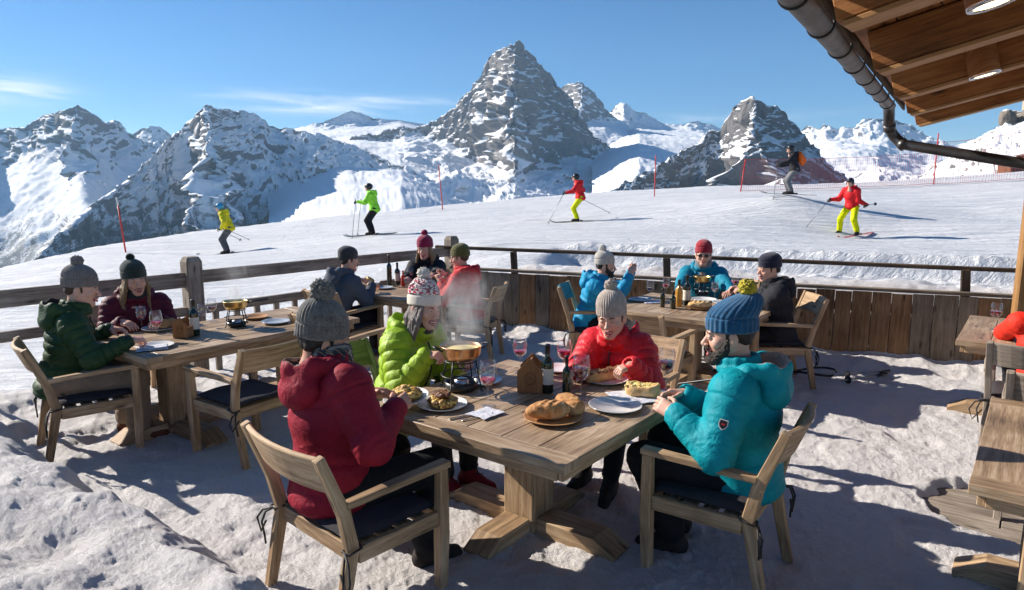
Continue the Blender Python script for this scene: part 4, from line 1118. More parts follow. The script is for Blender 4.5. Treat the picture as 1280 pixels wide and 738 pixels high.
# ---- chalet roof over the right of the terrace
_t = [W(px_, py_, 2.55) for px_, py_ in ((1052, 35), (1090, 91), (1117, 123), (1136, 144), (1159, 158))]; print('tips', [np.round(q_, 2) for q_ in _t])
E0 = _t[0]*V3(1, 1, 0); ED = (_t[3]-_t[0])*V3(1, 1, 0); RSP = np.linalg.norm(ED)/3; ED /= np.linalg.norm(ED); RD = V3(.79, -.61, .24); RD /= np.linalg.norm(RD)
roof = empty('chalet_roof', (E0[0], E0[1], 2.55), 0, 'overhanging larch roof of the chalet with exposed rafters', 'roof')
RN = np.cross(ED, RD); RN = RN if RN[2] > 0 else -RN
def rp(a, r, h=0): return ED*a+RD*r+RN*h
mb = MB()
for i in range(34):
    r_ = -.06+i*.2
    if r_ > 5: break
    mb.beam(rp(-4.2, r_+.098, .235), rp(RSP*4+.15, r_+.098, .235), .194, .026, side=RD, ch=.06)
mb.build('ceiling_boards', M['roof'], roof)
for i, a in enumerate([RSP*k_ for k_ in (-3, -2, -1, 0, 1, 2, 3, 4)]):
    mb = MB(); mb.poly([rp(a, .0, .112), rp(a, 5.2, .112)], .15, .205, side=ED, ch=.03); mb.build('rafter', M['roof'], roof)
    mb = MB(); mb.poly([rp(a, .02, -.004), rp(a, 5.2, -.004)], .155, .02, side=ED, ch=.1); mb.build('rafter_lit_face', M['roof_lit'], roof)  # added strip under each rafter, paler to stand for its lit lower face
mb = MB(); mb.beam(rp(-4.2, -.085, .26), rp(RSP*4+.15, -.085, .26), .02, .11); mb.build('fascia', M['rail'], roof)
M['snow_r'] = msnow('roof_snow')
mb = MB(); mb.poly([rp(-4.2, 2.4, .335), rp(RSP*4+.1, 2.4, .335)], 5.0, .14, side=RD, ch=.3); mb.build('roof_snow', M['snow_r'], roof)
# gutter with its brackets and the pipe that leads off to the right
M['zinc'] = mplain('zinc_gutter', (.13, .125, .125), .5, .7, nscale=9, vary=.35)
M['zinc_d'] = mplain('dark_downpipe', (.085, .08, .078), .4, .8, nscale=9, vary=.3)
g0 = WY(1000, 0, 2.75); g1 = WY(1112, 132, 6.6); gd = (g1-g0)/np.linalg.norm(g1-g0); gs = V3(gd[1], -gd[0], 0); gs /= np.linalg.norm(gs)
gut = empty('rain_gutter', g0, 0, 'grey metal half-round rain gutter hanging along the chalet eave', 'gutter')
L_ = np.linalg.norm(g1-g0); V = []; n = 30; seg = 14
for i in range(n+1):
    t = -3.0+(L_+3.0)*i/n; c = gd*t
    for k in range(seg+1):
        an = math.pi+math.pi*k/seg; V.append(c+gs*math.cos(an)*.050+V3(0, 0, 1)*math.sin(an)*.050)
F = [(i*(seg+1)+k, i*(seg+1)+k+1, (i+1)*(seg+1)+k+1, (i+1)*(seg+1)+k) for i in range(n) for k in range(seg)]
o = link('channel', mkmesh('channel', V, F, M['zinc']), gut); m_ = o.modifiers.new('s', 'SOLIDIFY'); m_.thickness = .004
for i in range(14):
    t = -2.6+i*.62
    if t > L_: break
    c = gd*t; pts = [c+gs*math.cos(an)*.056+V3(0, 0, 1)*math.sin(an)*.056 for an in np.linspace(math.pi*.95, 2.08*math.pi, 12)]
    mb = MB(); mb.tube(pts, .007, 6); mb.build('bracket', M['black'], gut)
pe = WY(1290, 181, 5.9)
c0 = g1+V3(0, 0, -.0)
pts = [c0-gd*.12+V3(0, 0, .0), c0+V3(0, 0, -.05), c0+gd*.10+V3(0, 0, -.20), c0+gd*.16+(pe-c0)*.05+V3(0, 0, -.27), c0+(pe-c0)*.12+gd*.14+V3(0, 0, -.31)]
pe2 = pe+(pe-c0)*1.0
sp_ = [];
for i in range(len(pts)-1):
    for t in np.linspace(0, 1, 5)[:-1]: sp_.append(pts[i]*(1-t)+pts[i+1]*t)
sp_.append(pts[-1]); A_ = np.array(sp_)
for _ in range(3): A_[1:-1] = (A_[:-2]+A_[1:-1]*2+A_[2:])/4
tail = [A_[-1]*(1-t)+pe2*t for t in (.2, .5, .8, 1)]
pipe = empty('drain_pipe', c0, 0, 'dark metal drain pipe curving from the gutter end towards the chalet', 'pipe')
mb = MB(); mb.tube([p-c0 for p in list(A_)+tail], .048, 16); mb.build('pipe_run', M['zinc_d'], pipe)
for j in (8, len(A_)-1):
    p = A_[j]-c0; q = A_[j-1]-c0; d = (p-q)/np.linalg.norm(p-q); mb = MB(); mb.tube([p-d*.03, p+d*.03], .055, 16); mb.build('collar', M['zinc_d'], pipe)
# recessed lamps
lampm = Nt('lamp_glow'); em = lampm.n('Emission', Color=(1, .72, .36), Strength=4.0); lampm.t.links.new(em.outputs[0], lampm.out.inputs[0])
P0 = E0+V3(0, 0, 2.55)
for (px, py, tx) in ((1240, 3, 'recessed round ceiling lamp in the roof at the top edge, nearest the viewer'), (1231, 93, 'small recessed round ceiling lamp farther along under the roof')):
    d = ray(px, py); pl = P0+RN*-.012; t = ((pl-V3(0, 0, CH))@RN)/(d@RN); c = V3(0, 0, CH)+d*t
    e = empty('ceiling_lamp', c, 0, tx, 'ceiling lamp', 'ceiling lamps under the roof')
    ax = np.stack([ED, np.cross(-RN, ED), -RN], 1)
    mb = MB(); mb.lathe([(.066, 0), (.066, .012), (.086, .012), (.088, 0)], (0, 0, 0), 28, 0, ax); mb.build('rim', M['steel'], e)
    mb = MB(); mb.lathe([(0, .006), (.065, .006)], (0, 0, 0), 28, 0, ax); mb.build('lamp_glass', lampm.m, e)
    mb = MB(); mb.tube([RN*.001, RN*.22], .088, 24, caps=False); mb.build('housing', M['roof'], e)
# corner post lit by the sun
M['post_o'] = mwood('orange_post', (.16, .075, .025), (.30, .15, .05), (.42, .24, .10), knots=False)
pc = W(1278, 430, 0); pc = WY(1288, 300, 6.55)*V3(1, 1, 0)
e = empty('roof_post', pc, 0, 'sunlit orange wooden post carrying the roof at the far right', 'post')
mb = MB(); mb.beam((0, 0, -.05), (0, 0, 3.35), .15, .15, side=WD); mb.build('post_shaft', M['post_o'], e)
mb = MB(); mb.beam((0, 0, -.06), (0, 0, .02), .2, .2, side=WD); mb.build('post_foot', M['black'], e)

# ---- furniture
def make_chair(w=.58, wood='wood', cushion=True, back_h=.87, lean=1.0, label='', pos=(0, 0), yaw=0, group='wooden armchairs on the terrace', kw=1.0, z=0.0):
    t = empty('armchair', (pos[0], pos[1], z), yaw, label, 'armchair', group); wd = M[wood]; h = w/2-.035
    for s in (-1, 1):
        mb = MB(); mb.poly([(s*h, .25, -.03), (s*h, .262, .30), (s*(h+.005), .262, .635)], [.05, .062, .05], [.046, .058, .05], side=(1, 0, 0)); mb.build('front_leg', wd, t)
        mb = MB(); mb.poly([(s*(h-.01), -.33*lean, -.03), (s*(h-.01), -.235, .42), (s*(h+.0), -.275*lean, .60), (s*(h+.005), -.385*lean, back_h)], [.042]*4, [.045, .062, .055, .042], side=(1, 0, 0)); mb.build('back_post', wd, t)
        mb = MB(); mb.poly([(s*(h+.012), .29, .655), (s*(h+.016), .0, .650), (s*(h+.008), -.27*lean, .635)], [.062, .056, .045], .032, side=(1, 0, 0)); mb.build('armrest', wd, t)
    mb = MB(); n = 9
    pts = [(x_, -.345*lean-.045*(1-(x_/h)**2), back_h-.09) for x_ in np.linspace(-h+.005, h-.005, n)]
    tl = math.atan2(.11*lean, .27); mb.poly(pts, .185, .024, side=(0, -math.sin(tl), math.cos(tl)), ch=.2); mb.build('backrest', wd, t)
    mb = MB()
    mb.beam((-h+.02, .245, .385), (h-.02, .245, .385), .03, .075); mb.beam((-h+.02, -.22, .385), (h-.02, -.22, .385), .03, .075)
    for s in (-1, 1): mb.beam((s*(h-.004), -.21, .385), (s*(h-.004), .235, .385), .03, .075)
    for y_ in (-.15, -.05, .05, .15): mb.beam((-h+.012, y_, .417), (h-.012, y_, .417), .07, .014)
    mb.build('seat_frame', wd, t)
    if cushion:
        nx, ny = 24, 24; a, b = h-.012, .245; V = []; F = []
        for sg in (1, -1):
            for i in range(nx+1):
                for j in range(ny+1):
                    u_, v_ = i/nx*2-1, j/ny*2-1; e_ = (1-abs(u_)**6)*(1-abs(v_)**6)
                    V.append((a*u_*(1-.03*abs(v_)**4), .01+b*v_*(1-.03*abs(u_)**4), .448+sg*.021*max(e_, 0)**.4+(.004*math.sin(u_*5+v_*3) if sg > 0 else 0)))
        N_ = (nx+1)*(ny+1)
        for i in range(nx):
            for j in range(ny):
                q = i*(ny+1)+j; f = (q, q+ny+1, q+ny+2, q+1); F.append(f); F.append(tuple(N_+v_ for v_ in f[::-1]))
        c = link('seat_cushion', mkmesh('seat_cushion', V, F, M['cushion']), t)
        for s in (-1, 1):
            mb = MB(); x0 = s*(h-.0); r3 = random.Random(int(pos[0]*50)+s)
            mb.tube([(x0-s*.03, -.20, .44), (x0+s*.028, -.21, .43), (x0+s*.03, -.275, .42), (x0-s*.02, -.275, .42), (x0-s*.03, -.23, .43)], .006, 6)
            for q in (0, 1):
                l_ = .10+.07*r3.random(); dx = s*(.03+.03*q)
                mb.tube([(x0, -.278, .42), (x0+dx, -.30, .40), (x0+dx*1.5, -.315, .42-l_*.5), (x0+dx*1.1, -.31, .42-l_), (x0+dx*(.2 if q else .9), -.31, .42-l_*(.45 if q else 1.25))], .0055, 6)
            mb.build('tie', M['cord'], c)
    return t

def make_table(c, lu, lv, label, ang=52.3, n=6, legs='pedestal', wood='wood_t', off=(0, 0), aspect=None, ped=.21):
    """tabletop centre c on the ground, size lu along U and lv along V"""
    t = empty('wooden_table', (c[0], c[1], 0), ang, label, 'table'); wd = M[wood]     # local +X = U, +Y = V
    mb = MB(); bw = lv/n; eb = .12; dz = [random.uniform(-.0012, .0012) for _ in range(n+2)]
    for i in range(n): mb.beam((-lu/2+eb+.002, -lv/2+bw*(i+.5), .7385+dz[i]), (lu/2-eb-.002, -lv/2+bw*(i+.5), .7385+dz[i]), bw-.004, .043, ch=.07)
    for s in (-1, 1): mb.beam((s*(lu/2-eb/2), -lv/2, .7385), (s*(lu/2-eb/2), lv/2, .7385), eb, .044, ch=.07)
    mb.build('tabletop', wd, t)
    mb = MB(); a, b = lu/2-.045, lv/2-.045
    for s in (-1, 1):
        mb.beam((-a, s*b, .688), (a, s*b, .688), .028, .056); mb.beam((s*a, -b+.016, .688), (s*a, b-.016, .688), .028, .056)
    mb.build('apron', M['wood'], t)
    ps = [(0, 0)] if legs == 'pedestal' else [(-lu*.28, 0), (lu*.28, 0)]
    for (x_, y_) in ps:
        mb = MB(); mb.beam((x_, y_, .0), (x_, y_, .715), ped, ped, side=(1, 0, 0), ch=.04); mb.build('pedestal', M['wood'], t)
        mb = MB(); hh = .12
        for s in (-1, 1):
            mb.poly([(x_+s*.11, y_, .055), (x_+s*.36, y_, .055), (x_+s*.47, y_, .02)], [.17]*3, [hh, hh, hh*.5], side=(0, 1, 0), ch=.05)
            mb.poly([(x_, y_+s*.11, .055), (x_, y_+s*.47, .055), (x_, y_+s*.60, .02)], [.17]*3, [hh, hh, hh*.5], side=(1, 0, 0), ch=.05)
        mb.box((x_, y_, .05), (.22, .22, .10)); mb.build('foot_beams', M['wood'], t)
    return t
TA = W(705, 583, .76); TC_ = TA+U*.65+Vv*.66
make_table(TC_, 1.30, 1.32, 'large square wooden table in the foreground laid with fondue, bread and wine')
LP = W(182, 449, .76); LC = LP+U*.95+Vv*.5
make_table(LC, 1.90, 1.0, 'long wooden table on the left by the open fence', legs='two', ped=.19)
BC = V3(-1.12, 7.75, 0); make_table(BC, 1.0, 1.0, 'small wooden table at the back beside the corner of the fence')
CTp = V3(.83, 6.66, 0); CC = CTp+U*.62-Vv*.72
make_table(CC, 1.24, 1.44, 'wooden table near the plank parapet laid with a bread loaf and amber bottle')
RB = V3(1.85, 2.61, 0); make_table(RB+U*.73-Vv*.55, 1.46, 1.1, 'bare wooden table cut off by the right edge of the picture, nearest the viewer', ped=.19, n=4)
RB2 = V3(3.48, 5.23, 0); make_table(RB2+U*.66-Vv*.55, 1.32, 1.1, 'wooden table by the parapet on the far right with a single wine glass', n=5)

CH_ = [
 dict(w=.68, label='wooden armchair with dark cushion under the man in the burgundy jacket', pos=(-.74, 3.08), yaw=-43, lean=1.0, back_h=.875),
 dict(w=.57, label='wooden armchair with dark cushion under the bearded man in the teal jacket', pos=(1.04, 3.29), yaw=55, back_h=.88),
 dict(w=.60, label='green wooden armchair of the woman in the lime jacket', pos=(-.86, 4.42), yaw=-118, wood='green_wood', cushion=False, back_h=.86),
 dict(w=.58, label='pale wooden armchair behind the woman in the bright red puffer jacket', pos=(.80, 4.62), yaw=146, back_h=.86),
 dict(w=.58, label='wooden armchair with dark cushion under the man in the dark green jacket', pos=(-3.13, 4.88), yaw=-50),
 dict(w=.58, label='empty wooden armchair with dark cushion drawn up to the long left table', pos=(-1.97, 4.86), yaw=56),
 dict(w=.58, label='wooden chair mostly hidden under the smiling person in the maroon quilted jacket', pos=(-3.45, 5.98), yaw=-140),
 dict(w=.54, label='wooden armchair under the man in the slate grey jacket', pos=(-1.80, 7.35), yaw=-33, back_h=.87),
 dict(w=.56, label='empty pale wooden armchair behind the lime jacket woman, left of the steam', pos=(-1.52, 6.05), yaw=-33, back_h=.86),
 dict(w=.52, label='wooden chair under the person in the coral red jacket by the parapet corner', pos=(-.45, 7.62), yaw=75, lean=.9),
 dict(w=.55, label='wooden chair mostly hidden under the woman in the black vest', pos=(-1.0, 8.65), yaw=172),
 dict(w=.56, label='wooden armchair with a teal painted back under the person in the sky blue jacket', pos=(.93, 7.25), yaw=-105, back_h=.90),
 dict(w=.56, label='wooden armchair hidden behind the table under the man in sunglasses', pos=(2.45, 7.75), yaw=140),
 dict(w=.56, label='wooden armchair under the man in the black jacket against the parapet', pos=(2.60, 6.62), yaw=88, back_h=.9),
 dict(w=.56, label='empty wooden armchair pushed under the near side of the bread loaf table', pos=(1.30, 6.05), yaw=-40, back_h=.88),
 dict(w=.56, label='dark wooden armchair at the right edge under the person in the orange red jacket', pos=(3.80, 4.84), yaw=-38, wood='wood_g'),
 dict(w=.56, label='dark wooden chair cut by the right edge below the orange jacket', pos=(3.30, 3.95), yaw=-38, wood='wood_g', back_h=.9),
 dict(w=.56, label='pale wooden chair end at the bottom right corner beside the bare table', pos=(2.42, 2.55), yaw=52, back_h=.87),
]
for c in CH_:
    o_ = make_chair(**c)
    if 'teal painted' in c['label']:
        for ch in children(o_):
            if ch.name.startswith('backrest'): ch.data.materials[0] = M['teal_wood']
print('p4 ok')
# ================================================================ food and tableware
TZ = .7625
def onT(px, py, z=TZ): return W(px, py, z)
def wineglass(p, label, fill=.35, m='wine', s=1.0, group='stemmed wine glasses on the tables', hold=False, cat='wine glass'):
    e = empty('wine_glass', p, random.uniform(0, 90), label, cat, group)
    mb = MB(); pr = [(0, .002), (.033, .0025), (.034, .004), (.012, .007), (.0042, .014), (.0038, .08), (.006, .090), (.020, .098), (.034, .115), (.040, .140), (.0395, .165), (.033, .205), (.0315, .205), (.038, .165), (.0385, .140), (.0325, .117), (.019, .1005), (0, .0965)]
    mb.lathe([(r*s, z*s) for r, z in pr], (0, 0, 0), 28); mb.build('bowl_and_stem', M['glass'], e)
    h = .10+fill*.09; w = [(0, .0985), (.0185, .1022), (.0315, .1175), (.0372, .14)]
    w = [q for q in w if q[1] < h]; rt = np.interp(h, [.0985, .1022, .1175, .14, .165, .2], [0, .0185, .0315, .0372, .0372, .033])
    mb = MB(); mb.lathe([(r*s, z*s) for r, z in w+[(rt, h), (rt*.97, h+.0006), (0, h+.0006)]], (0, 0, 0), 24); mb.build('wine', M[m], e)
    return e
def bottle(p, label, h=.30, r=.037, mat='bottle', lab=True, neck=None, foil='foil', group=None, labm='paper', cat='bottle'):
    e = empty('bottle', p, 20, label, cat, group)
    n = r*.37; pr = [(0, .0), (r*.9, 0), (r, .006), (r, h*.60), (r*.93, h*.655), (n*1.15, h*.735), (n, h*.76), (n, h*.93)]
    mb = MB(); mb.lathe(pr+[(n, h*.98), (0, h*.98)], (0, 0, 0), 24); mb.build('glass_body', M[mat], e)
    mb = MB(); mb.lathe([(n+.0015, h*.80), (n+.0015, h*.955), (n+.003, h*.957), (n+.003, h), (0, h+.001)], (0, 0, 0), 20); mb.build('capsule', M[foil], e)
    if lab: mb = MB(); mb.lathe([(r+.0006, h*.18), (r+.0008, h*.19), (r+.0008, h*.50), (r+.0006, h*.51)], (0, 0, 0), 28); mb.build('label', M[labm], e)
    return e
def plate(p, label, r=.14, m='china', tilt=None, group='plates on the tables', name='plate', cat='plate'):
    mb = MB(); mb.lathe([(0, .004), (r*.62, .004), (r*.68, .007), (r*.97, .020), (r, .0215), (r*.99, .0175), (r*.72, .002), (r*.60, 0), (0, 0)], (0, 0, 0), 48)
    o = mb.build(name, M[m], None, p)
    if tilt: o.rotation_euler = tilt
    return tag(o, label, cat, group)
def blob(name, parts, res, mat, k=.01, disp=.003, f=80, parent=None, loc=None, yaw=0):
    S = SDF()
    for c, r in parts: S.ell(c, r, k)
    v, f_, _ = S.mesh(res, 1); n_ = vnorm(v, f_); v = v+n_*(disp*vnoise(v, f, 3)+disp*.6*vnoise(v, f*2.3, 7))[:, None]
    return link(name, mkmesh(name, v, f_, mat), parent, loc, yaw)
def mfood(name, cols, sc=60, rough=.5, st=.8):
    n = Nt(name); c = n.coord('Object'); v = n.n('TexVoronoi', Vector=c, Scale=float(sc)); nz = n.noise(c, sc*.6, 5, .7)
    f = n.math('ADD', n.math('MULTIPLY', n.n('SeparateColor', Color=v.outputs['Color']).outputs[0], .6), n.math('MULTIPLY', nz, .45))
    k = len(cols); col = n.ramp(f, [(.15+.7*i/(k-1), c_) for i, c_ in enumerate(cols)])
    h = n.math('SUBTRACT', nz, n.math('MULTIPLY', v.outputs['Distance'], .8))
    return n.bsdf(col, rough, n.bump(h, st, .006), spec=.4)
M['potato'] = mfood('fried_potato', [(.10, .03, .01), (.42, .20, .04), (.72, .45, .09), (.82, .62, .22)], 50)
M['crust'] = mfood('dark_crust', [(.03, .012, .006), (.12, .04, .015), (.25, .10, .03)], 90, .6)
M['gratin'] = mfood('gratin', [(.45, .2, .04), (.8, .6, .16), (.85, .74, .4)], 110)
M['topping'] = mfood('bread_topping', [(.04, .012, .008), (.28, .10, .03), (.55, .4, .2)], 120)
def mbread(name, a, b, c_):
    n = Nt(name); c = n.coord('Object'); g = n.noise(c, 11, 5, .65, .4); fl = n.noise(c, 90, 4, .7)
    f = n.math('ADD', n.math('MULTIPLY', g, .75), n.math('MULTIPLY', fl, .25))
    return n.bsdf(n.ramp(f, [(.33, a), (.5, b), (.68, c_)]), .7, n.bump(f, .6, .008), spec=.25)
M['bread'] = mbread('bread_crust', (.23, .085, .025), (.52, .25, .09), (.72, .5, .28))
M['bread2'] = mbread('bread_pale', (.42, .22, .08), (.66, .42, .18), (.78, .6, .36))
M['platter'] = mwood('platter_wood', (.3, .13, .05), (.48, .24, .09), (.6, .34, .15), knots=False, spec=.5, rough=.4)
M['caddywood'] = mwood('caddy_wood', (.14, .06, .02), (.28, .13, .05), (.42, .22, .09), knots=False)
def fondue(p, label, s=1.0, met='copper', yaw=0, handles=2, plain=False):
    e = empty('fondue_set', p, yaw, label, 'fondue set', 'fondue sets on the tables')
    z = .150*s; r = .098*s
    mb = MB(); mb.lathe([(0, z), (r*.66, z), (r*.84, z+.010*s), (r*.96, z+.032*s), (r, z+.062*s), (r*1.05, z+.070*s), (r*1.04, z+.073*s), (r*.96, z+.064*s), (r*.92, z+.05*s)], (0, 0, 0), 44)
    pot = mb.build('pot', M[met], e)
    mb = MB(); V_ = [(0, z+.052*s)]; mb.lathe([(r*.93, z+.052*s), (r*.6, z+.054*s), (r*.3, z+.053*s), (0, z+.054*s)], (0, 0, 0), 32); mb.build('melted_cheese', M['cheese'], pot)
    for k in range(handles):
        a = math.pi*k; d = V3(math.cos(a), math.sin(a), 0); q = V3(-d[1], d[0], 0)
        mb = MB()
        if handles == 2: mb.tube([d*r*.98+q*.028+V3(0, 0, z+.052*s), d*(r+.03)+q*.034+V3(0, 0, z+.066*s), d*(r+.048)+V3(0, 0, z+.072*s), d*(r+.03)-q*.034+V3(0, 0, z+.066*s), d*r*.98-q*.028+V3(0, 0, z+.052*s)], .0055, 8)
        else: mb.tube([d*r*.98+V3(0, 0, z+.05*s), d*(r+.05)+V3(0, 0, z+.062*s), d*(r+.17)+V3(0, 0, z+.075*s)], [.007, .008, .011], 8)
        mb.build('handle', M['black'], pot)
    for k in range(4):
        a = math.pi/4+math.pi/2*k; d = V3(math.cos(a), math.sin(a), 0); mb = MB()
        mb.tube([d*r*.80+V3(0, 0, z+.005), d*r*.95+V3(0, 0, z*.6), d*r*1.12+V3(0, 0, .008), d*r*1.22+V3(0, 0, .010)], .0045, 8); mb.build('stand_leg', M['black'], e)
    for zz, rr_ in ((z-.004, r*.80), (z*.52, r*.99)):
        mb = MB(); mb.tube([(rr_*math.cos(a), rr_*math.sin(a), zz) for a in np.linspace(0, 2*math.pi, 29)], .004, 6, caps=False); mb.build('stand_ring', M['black'], e)
    mb = MB(); mb.lathe([(0, .014), (r*.70, .014), (r*.76, .020), (r*.80, .045*s), (r*.83, .046*s), (r*.79, .014), (r*.7, .006), (0, .006)], (0, 0, 0), 32); bt = mb.build('burner_tray', M['black'], e)
    mb = MB(); mb.lathe([(0, .06*s), (.018, .06*s), (.036*s, .052*s), (.038*s, .02), (.03, .0145), (0, .0145)], (0, 0, 0), 20); mb.build('burner', M['steel'], bt)
    return e
def caddy(p, yaw, label, s=1.0):
    e = empty('bottle_caddy', p, yaw, label, 'wooden caddy', 'wooden caddies on the tables')
    w, h, d, th = .115*s, .16*s, .11*s, .011
    for sg in (-1, 1):
        V = [(-w/2, 0), (w/2, 0), (w/2, h*.62), (0, h), (-w/2, h*.62)]; y0 = sg*(d/2)
        vv = [(x_, y0-th/2, z_+.001) for x_, z_ in V]+[(x_, y0+th/2, z_+.001) for x_, z_ in V]
        F = [(4, 3, 2, 1, 0)[::-1], (5, 6, 7, 8, 9)[::-1]]+[(i, i+5, (i+1) % 5+5, (i+1) % 5) for i in range(5)]
        uv = [[(vv[a][2]+sg, vv[a][0]+vv[a][1]) for a in f] for f in F]
        mb = MB(); mb.add(vv, F, uv); sp_ = mb.build('side_board', M['caddywood'], e)
    for sg in (-1, 1):
        mb = MB(); mb.beam((sg*(w/2-.006), -d/2+th/2+.001, h*.27), (sg*(w/2-.006), d/2-th/2-.001, h*.27), .01, h*.5); mb.build('slat', M['caddywood'], e)
    mb = MB(); mb.box((0, 0, .006), (w-.024, d-th-.002, .01)); mb.build('base', M['caddywood'], e)
    mb = MB(); mb.tube([(0, -d/2+th/2, h*.86), (0, d/2-th/2, h*.86)], .008, 10); mb.build('carry_bar', M['caddywood'], e)
    mb = MB(); mb.tube([(.025*math.cos(a)*s, -d/2-th/2-.0012, h*.42+.028*s*math.sin(a)) for a in np.linspace(0, 6.283, 25)], .0016, 5, caps=False)
    mb.tube([(-.012*s, -d/2-th/2-.0012, h*.38), (0, -d/2-th/2-.0012, h*.49), (.012*s, -d/2-th/2-.0012, h*.38)], .0016, 5); mb.build('burnt_emblem', M['crust'], e)
    return e
def cutlery(p, yaw, kind, label):
    mb = MB()
    if kind == 'fork':
        mb.poly([(-.10, 0, .002), (-.02, 0, .003), (.03, 0, .005), (.05, 0, .004)], [.014, .007, .006, .018], .0022, side=(0, 1, 0))
        for y_ in (-.0075, -.0025, .0025, .0075): mb.poly([(.05, y_, .004), (.07, y_, .003), (.09, y_, .006)], .0024, .0018, side=(0, 1, 0))
    else: mb.poly([(-.11, 0, .003), (-.01, 0, .003), (0, 0, .003), (.06, 0, .003), (.10, .004, .003)], [.015, .012, .012, .018, .006], [.006, .006, .0015, .0015, .001], side=(0, 1, 0))
    o = mb.build('table_'+kind, M['steel'], None, p, yaw); return tag(o, label, kind, 'cutlery on the tables')
def napkin(p, yaw, label, s=.17, m='napkin'):
    n = 22; V = []; F = []
    for i in range(n+1):
        for j in range(n+1):
            x_, y_ = (i/n-.5)*s, (j/n-.5)*s; V.append((x_, y_, 0))
    V = np.array(V); V[:, 2] = .004+.004*(fbm(V, 28, 3, p[0])+1)*.9; V[:, :2] += .012*np.stack([vnoise(V, 12, 3), vnoise(V, 12, 8)], 1)
    for i in range(n):
        for j in range(n): q = i*(n+1)+j; F.append((q, q+n+1, q+n+2, q+1))
    o = link('napkin', mkmesh('napkin', V, F, M[m]), None, p, yaw); sm = o.modifiers.new('s', 'SOLIDIFY'); sm.thickness = .0015
    return tag(o, label, 'napkin', 'napkins on the tables')
def loaf(p, yaw, L, w, h, label, m='bread', tiltx=0, group='bread loaves', cuts=3):
    S = SDF()
    S.ell((0, 0, h*.48), (L/2, w/2, h*.56), .01); S.ell((L*.12, 0, h*.45), (L*.40, w*.5, h*.54), .03)
    for i in range(cuts):
        x_ = (i-(cuts-1)/2)*L*.22; S.cone((x_-.03, -w*.3, h*1.12), (x_+.03, w*.3, h*1.12), .016, .016, .012, sub=True)
    S.ell((0, 0, -h), (L, L, h), .012, sub=True)
    v, f_, _ = S.mesh(.0035, 1); n_ = vnorm(v, f_); v = v+n_*(.0035*vnoise(v, 30, 3)+.0012*vnoise(v, 110, 7))[:, None]
    o = link('bread_loaf', mkmesh('bread_loaf', v, f_, M[m]), None, p, yaw)
    if tiltx: o.rotation_euler = (R(tiltx), R(8), R(yaw))
    return tag(o, label, 'bread', group)
# --- foreground table
fp0 = onT(577, 487); fondue(fp0, 'steaming copper fondue pot with two black handles on the foreground table', 1.22, 'copper', 20)
wineglass(onT(610, 508), 'wine glass of rosé between the fondue stand and the caddy', .28, 'wine_p', 1.25)
wineglass(onT(650, 466), 'wine glass of rosé standing just behind the foreground caddy', .3, 'wine_p', 1.15)
wineglass(onT(705, 470), 'wine glass right of the tall wine bottle, near the red puffer jacket', .5, 'wine_p', 1.15)
wineglass(onT(726, 500), 'glass of dark red wine right of the slim bottle, before the topped bread', .55, 'wine', 1.25)
wineglass(onT(832, 489), 'glass of dark red wine at the table edge in front of the teal jacket', .5, 'wine', 1.25)
caddy(onT(664, 487), -8, 'wooden bottle caddy with a round burnt emblem, on the foreground table', 1.28)
bottle(onT(684, 490), 'tall dark wine bottle with a cream label beside the foreground caddy', .285, .037)
bottle(onT(708, 496), 'slim dark bottle without a label right of the tall wine bottle', .24, .024, lab=False)
plate(onT(691, 524), 'round wooden platter carrying two bread loaves on the foreground table', .152, 'platter', name='bread_platter', cat='platter', group=None)
q = onT(684, 522, TZ+.012); loaf(q, 12, .225, .115, .085, 'flour dusted oval bread loaf lying flat on the wooden platter')
q = onT(713, 512, TZ+.016); loaf(q, -52, .19, .10, .085, 'second bread loaf leaning at the back of the wooden platter', tiltx=24)
plate(onT(769, 510), 'empty white plate in front of the bearded man', .145, 'china')
plate(onT(757, 476), 'white plate under the long topped bread', .145, 'china')
def topped(p, yaw, L, w, h, m, label, base='bread2'):
    e = empty('topped_bread', p, yaw, label, 'bread')
    S = SDF(); S.cone((-L/2+w/2, 0, h*.5), (L/2-w/2, 0, h*.5), w/2, w/2, .01); S.ell((0, 0, -.1), (L, L, .1), .006, sub=True); S.ell((0, 0, h+.2), (L, L, .2), .008, sub=True)
    v, f_, _ = S.mesh(.004, 1); n_ = vnorm(v, f_); link('bread_base', mkmesh('bread_base', v+n_*(.0025*vnoise(v, 40, 3))[:, None], f_, M[base]), e)
    r3 = random.Random(5); pa = [((0, 0, h-.002), (L*.47, w*.44, .011))]+[((r3.uniform(-L*.43, L*.43), r3.uniform(-w*.38, w*.38), h+r3.uniform(.002, .009)), (r3.uniform(.007, .014), r3.uniform(.006, .012), r3.uniform(.005, .009))) for _ in range(60)]
    blob('topping', pa, .0035, M[m], .004, .0015, 120, e); return e
topped(onT(757, 474, TZ+.006), 30, .30, .085, .055, 'topping', 'long bread with dark browned topping on the plate of the red puffer jacket woman')
topped(onT(803, 492, TZ+.014), -20, .20, .125, .045, 'gratin', 'slab of golden cheese gratin bread held by the bearded man')
napkin(onT(795, 497), 20, 'pale lilac napkin under the golden gratin bread', .26)
napkin(onT(607, 518), 50, 'crumpled pale napkin beside the fork and knife on the foreground table', .15)
cutlery(onT(585, 520), 32, 'knife', 'steel knife lying left of the fork near the front edge of the foreground table')
cutlery(onT(598, 522), 34, 'fork', 'steel fork resting on the crumpled napkin')
plate(onT(553, 508), 'white plate with a crusted potato mound on the foreground table', .138, 'china')
